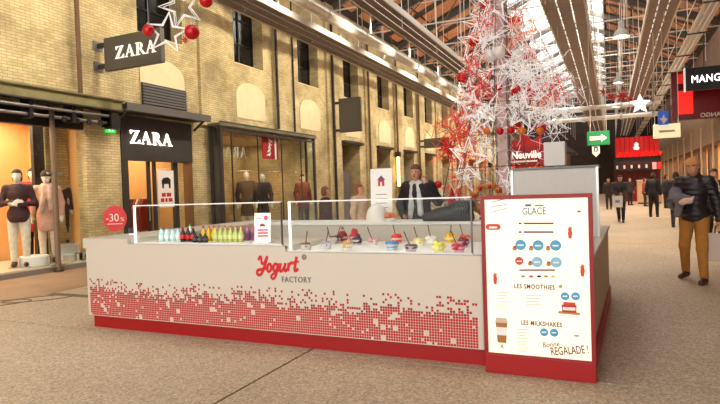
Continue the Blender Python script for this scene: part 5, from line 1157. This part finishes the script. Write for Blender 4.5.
bl = onman(.33, -.08, .31); carrier_bag('carrier_bag', 'pale grey carrier bag held by the person in tan beanie', bl, rzm, .36, .14, .4, (206, 190, 174))
# woman with the white bag
p = onz(621, 222, 0); rz = cam_rot(p)
figure('person', 'person in dark grey coat carrying a white bag in the aisle', 'person', p, rz, 1.72, dict(aL=(.08, -.12, .075), kL=(.09, -.12, .48), aR=(-.06, .14, .1), kR=(-.08, .0, .49), eL=(.24, -.06, 1.14), wL=(.08, -.25, 1.08), fL=(-.7, -.3, 0), eR=(-.24, -.06, 1.14), wR=(-.06, -.25, 1.06), fR=(.6, -.3, -.2)), jacket=(70, 62, 64), trousers=(30, 28, 30), hair=(50, 32, 28), coat_len=.12, bulk=1.12, scarf=(44, 40, 44))
r_ = Matrix.Rotation(rz, 3, 'Z'); carrier_bag('carrier_bag', 'white paper bag hanging in front of the person in dark grey coat', p+r_ @ Vector((-.1, -.32, .56)), rz, .36, .1, .42, (240, 238, 238), (150, 150, 190))
# man seen from behind
p = onz(654, 217, 0)
figure('person', 'person all in black seen from behind in the aisle', 'person', p, cam_rot(p, R(165)), 1.80, dict(aL=(.13, -.02, .075), aR=(-.13, .03, .075), kL=(.12, -.03, .48), kR=(-.12, 0, .48)), jacket=(28, 26, 34), trousers=(26, 24, 28), hair=(70, 44, 32), bulk=1.1)
# companion half hidden by the man in front
p = onz(677, 228, 0)
figure('person', 'person in black coat half hidden behind the tan beanie wearer', 'person', p, cam_rot(p, R(170)), 1.72, dict(aL=(.08, .12, .1), aR=(-.08, -.16, .075), kR=(-.09, -.14, .48)), jacket=(36, 30, 34), trousers=(30, 26, 28), hair=(60, 38, 30), coat_len=.15, bulk=1.1)
p = Vector((2.05, 14.3, 0))
figure('person', 'person in dark jacket with a light shirt at the right picture edge', 'person', p, cam_rot(p, R(20)), 1.70, dict(aL=(.09, -.14, .075), kL=(.1, -.13, .48), aR=(-.09, .1, .09)), jacket=(32, 30, 38), trousers=(30, 30, 36), hair=(46, 32, 28), scarf=(206, 190, 180))
for i, (px, Y, c1, hh, lb) in enumerate(((609, 33, (60, 50, 50), 1.7, 'distant person in brown coat beside the chalet'), (630, 38, (36, 34, 44), 1.7, 'distant person in navy coat before the red counter'), (645, 36, (150, 60, 50), 1.65, 'distant person in rust coat before the red counter'), (666, 33, (44, 40, 40), 1.75, 'distant person in charcoal coat by the right shops'), (690, 30, (90, 70, 60), 1.68, 'distant person in taupe coat by the right shops'))):
    p = ony(px, 200, Y); p.z = 0
    figure('person', lb, 'person', p, cam_rot(p, R(40*i)), hh, jacket=c1, trousers=(40, 36, 38), hair=(60, 40, 30), coat_len=.1, res=.026, face=False)
# customer behind the kiosk
p = ony(418, 180, 8.45); p.z = 0
figure('person', 'person in black coat and pale scarf looking down behind the kiosk', 'person', p, cam_rot(p, R(-18)), 1.88, dict(head=(-.01, -.075, 1.625), eL=(.3, .0, 1.2), wL=(.17, -.14, 1.44), fL=(-.35, -.1, .9), eR=(-.27, -.05, 1.15), wR=(-.14, -.28, 1.0), fR=(.5, -.8, -.2)), skin=(206, 150, 120), jacket=(30, 28, 34), trousers=(40, 40, 46), hair=(92, 66, 48), scarf=(206, 206, 206), bulk=1.18, res=.013, collar=True)
p2 = ony(452, 222, 7.62)
pr = [('c', (-.3, 0, .06), (.3, .02, .06), .07, .07), ('c', (-.15, .02, .1), (.25, .03, .17), .09, .1), ('c', (.1, .04, .2), (.32, .05, .24), .08, .05)]
tag(sdf_build('black_bag', pr, .016, mat('black_leather', (30, 24, 28), .45, noise=.2, nscale=15), None, k=.06, loc=(p2.x, 7.4, 1.025)), 'slumped black bag lying on the rear counter before the customer', 'bag')
p = ony(359, 190, 10.2); p.z = 0
figure('person', 'person in pale beige coat with red hair behind the kiosk', 'person', p, cam_rot(p, R(60)), 1.62, jacket=(214, 180, 150), trousers=(70, 60, 56), hair=(150, 84, 50), coat_len=.2, bulk=1.1)
p = ony(325, 190, 11.0); p.z = 0
figure('person', 'person in dark brown coat standing before the glass display box', 'person', p, cam_rot(p, R(100)), 1.6, jacket=(70, 36, 34), trousers=(40, 34, 34), hair=(120, 80, 50), coat_len=.15, bulk=1.1)
# mannequins in the far left window
WM = (232, 222, 206)
def mann(px, x, zf, h, label, rz=R(48), **kw):
    p = onx(px, 200, x); p.z = zf
    if 'shoes' not in kw: kw['shoes'] = (40, 26, 24)
    t = figure('mannequin', label, 'mannequin', p, rz, h, skin=WM, face=False, gloss=.3, res=.016, **kw)
    s = h/1.755; MB().lathe([(.2, -.03), (.2, -.005)], 18).build('stand_plate', M_CHROME, t, True)
    return t
FZ = .16
mann(18, WX-.5, FZ, 2.0, 'mannequin in burgundy fur coat and white trousers, arms folded', jacket=(62, 28, 32), trousers=(226, 216, 200), pose=dict(eR=(-.27, -.02, 1.14), wR=(-.03, -.2, 1.17), fR=(1, -.1, .1), eL=(.27, -.02, 1.14), wL=(.03, -.22, 1.12), fL=(-1, -.1, .1)), hair=(50, 34, 30), coat_len=.05, bulk=.88)
mann(34, WX-1.15, FZ, 2.08, 'mannequin in long red coat and dark dress behind the fur coat', jacket=(176, 30, 34), trousers=(60, 26, 30), hair=(60, 40, 30), coat_len=.3)
mann(47, WX-.55, FZ, 1.98, 'mannequin in pink checked coat with dark hat', jacket=(206, 160, 140), trousers=(220, 206, 190), hat=(60, 40, 34), hair=(60, 40, 34), coat_len=.25, bulk=.92, scarf=(214, 180, 160))
mann(61, WX-.95, FZ+.35, 1.5, 'child mannequin in dark striped jumper on a block', jacket=(60, 44, 48), trousers=(60, 50, 50), hair=(206, 170, 110), rz=R(60))
t = thing('display_block', 'white block under the child mannequin', 'block', (onx(61, 250, WX-.95).x, onx(61, 250, WX-.95).y, .13)); MB().box(-.28, .28, -.28, .28, 0, .35).build('block', M_WHITE2, t, bevel=.01)
t = thing('display_drum', 'round white drum between the mannequins', 'block', (WX-.45, onx(34, 250, WX-.45).y, .13)); MB().lathe([(.26, 0), (.28, .02), (.28, .2), (.26, .22)], 20).build('drum', M_WHITE2, t, True)
for i, (px, c_) in enumerate(((70, (226, 214, 196)), (76, (236, 226, 210)), (80, (206, 190, 170)))):
    p = onx(px, 262, WX-.35); t = thing('display_box', ['left small box on the display platform near the post', 'middle small box on the display platform near the post', 'right small box on the display platform by the kiosk'][i], 'box', (p.x, p.y, .13)); MB().box(-.1, .1, -.1, .1, 0, .14).build('box', mat('dbox_%d' % i, c_, .6), t, bevel=.008); MB().box(-.105, .105, -.105, .105, .14, .165).build('lid', M_WHITE2, t)
# mannequins in the glass display box
mann(247, WX+.12, .16, 2.05, 'mannequin in black dress in the glass display box', jacket=(30, 26, 30), skirt=(28, 24, 28), rz=R(40))
mann(263, WX+.05, .16, 2.0, 'white mannequin in black top, hand on hip, in the display box', jacket=(40, 36, 40), skirt=(34, 30, 34), pose=dict(eR=(-.34, .06, 1.15), wR=(-.17, -.06, 1.0), fR=(.5, -.5, -.6)), rz=R(35))
mann(303, WX+.1, .16, 2.0, 'mannequin in burgundy coat at the end of the display box', jacket=(120, 40, 40), trousers=(60, 30, 34), coat_len=.25, hair=(90, 50, 40), rz=R(50))
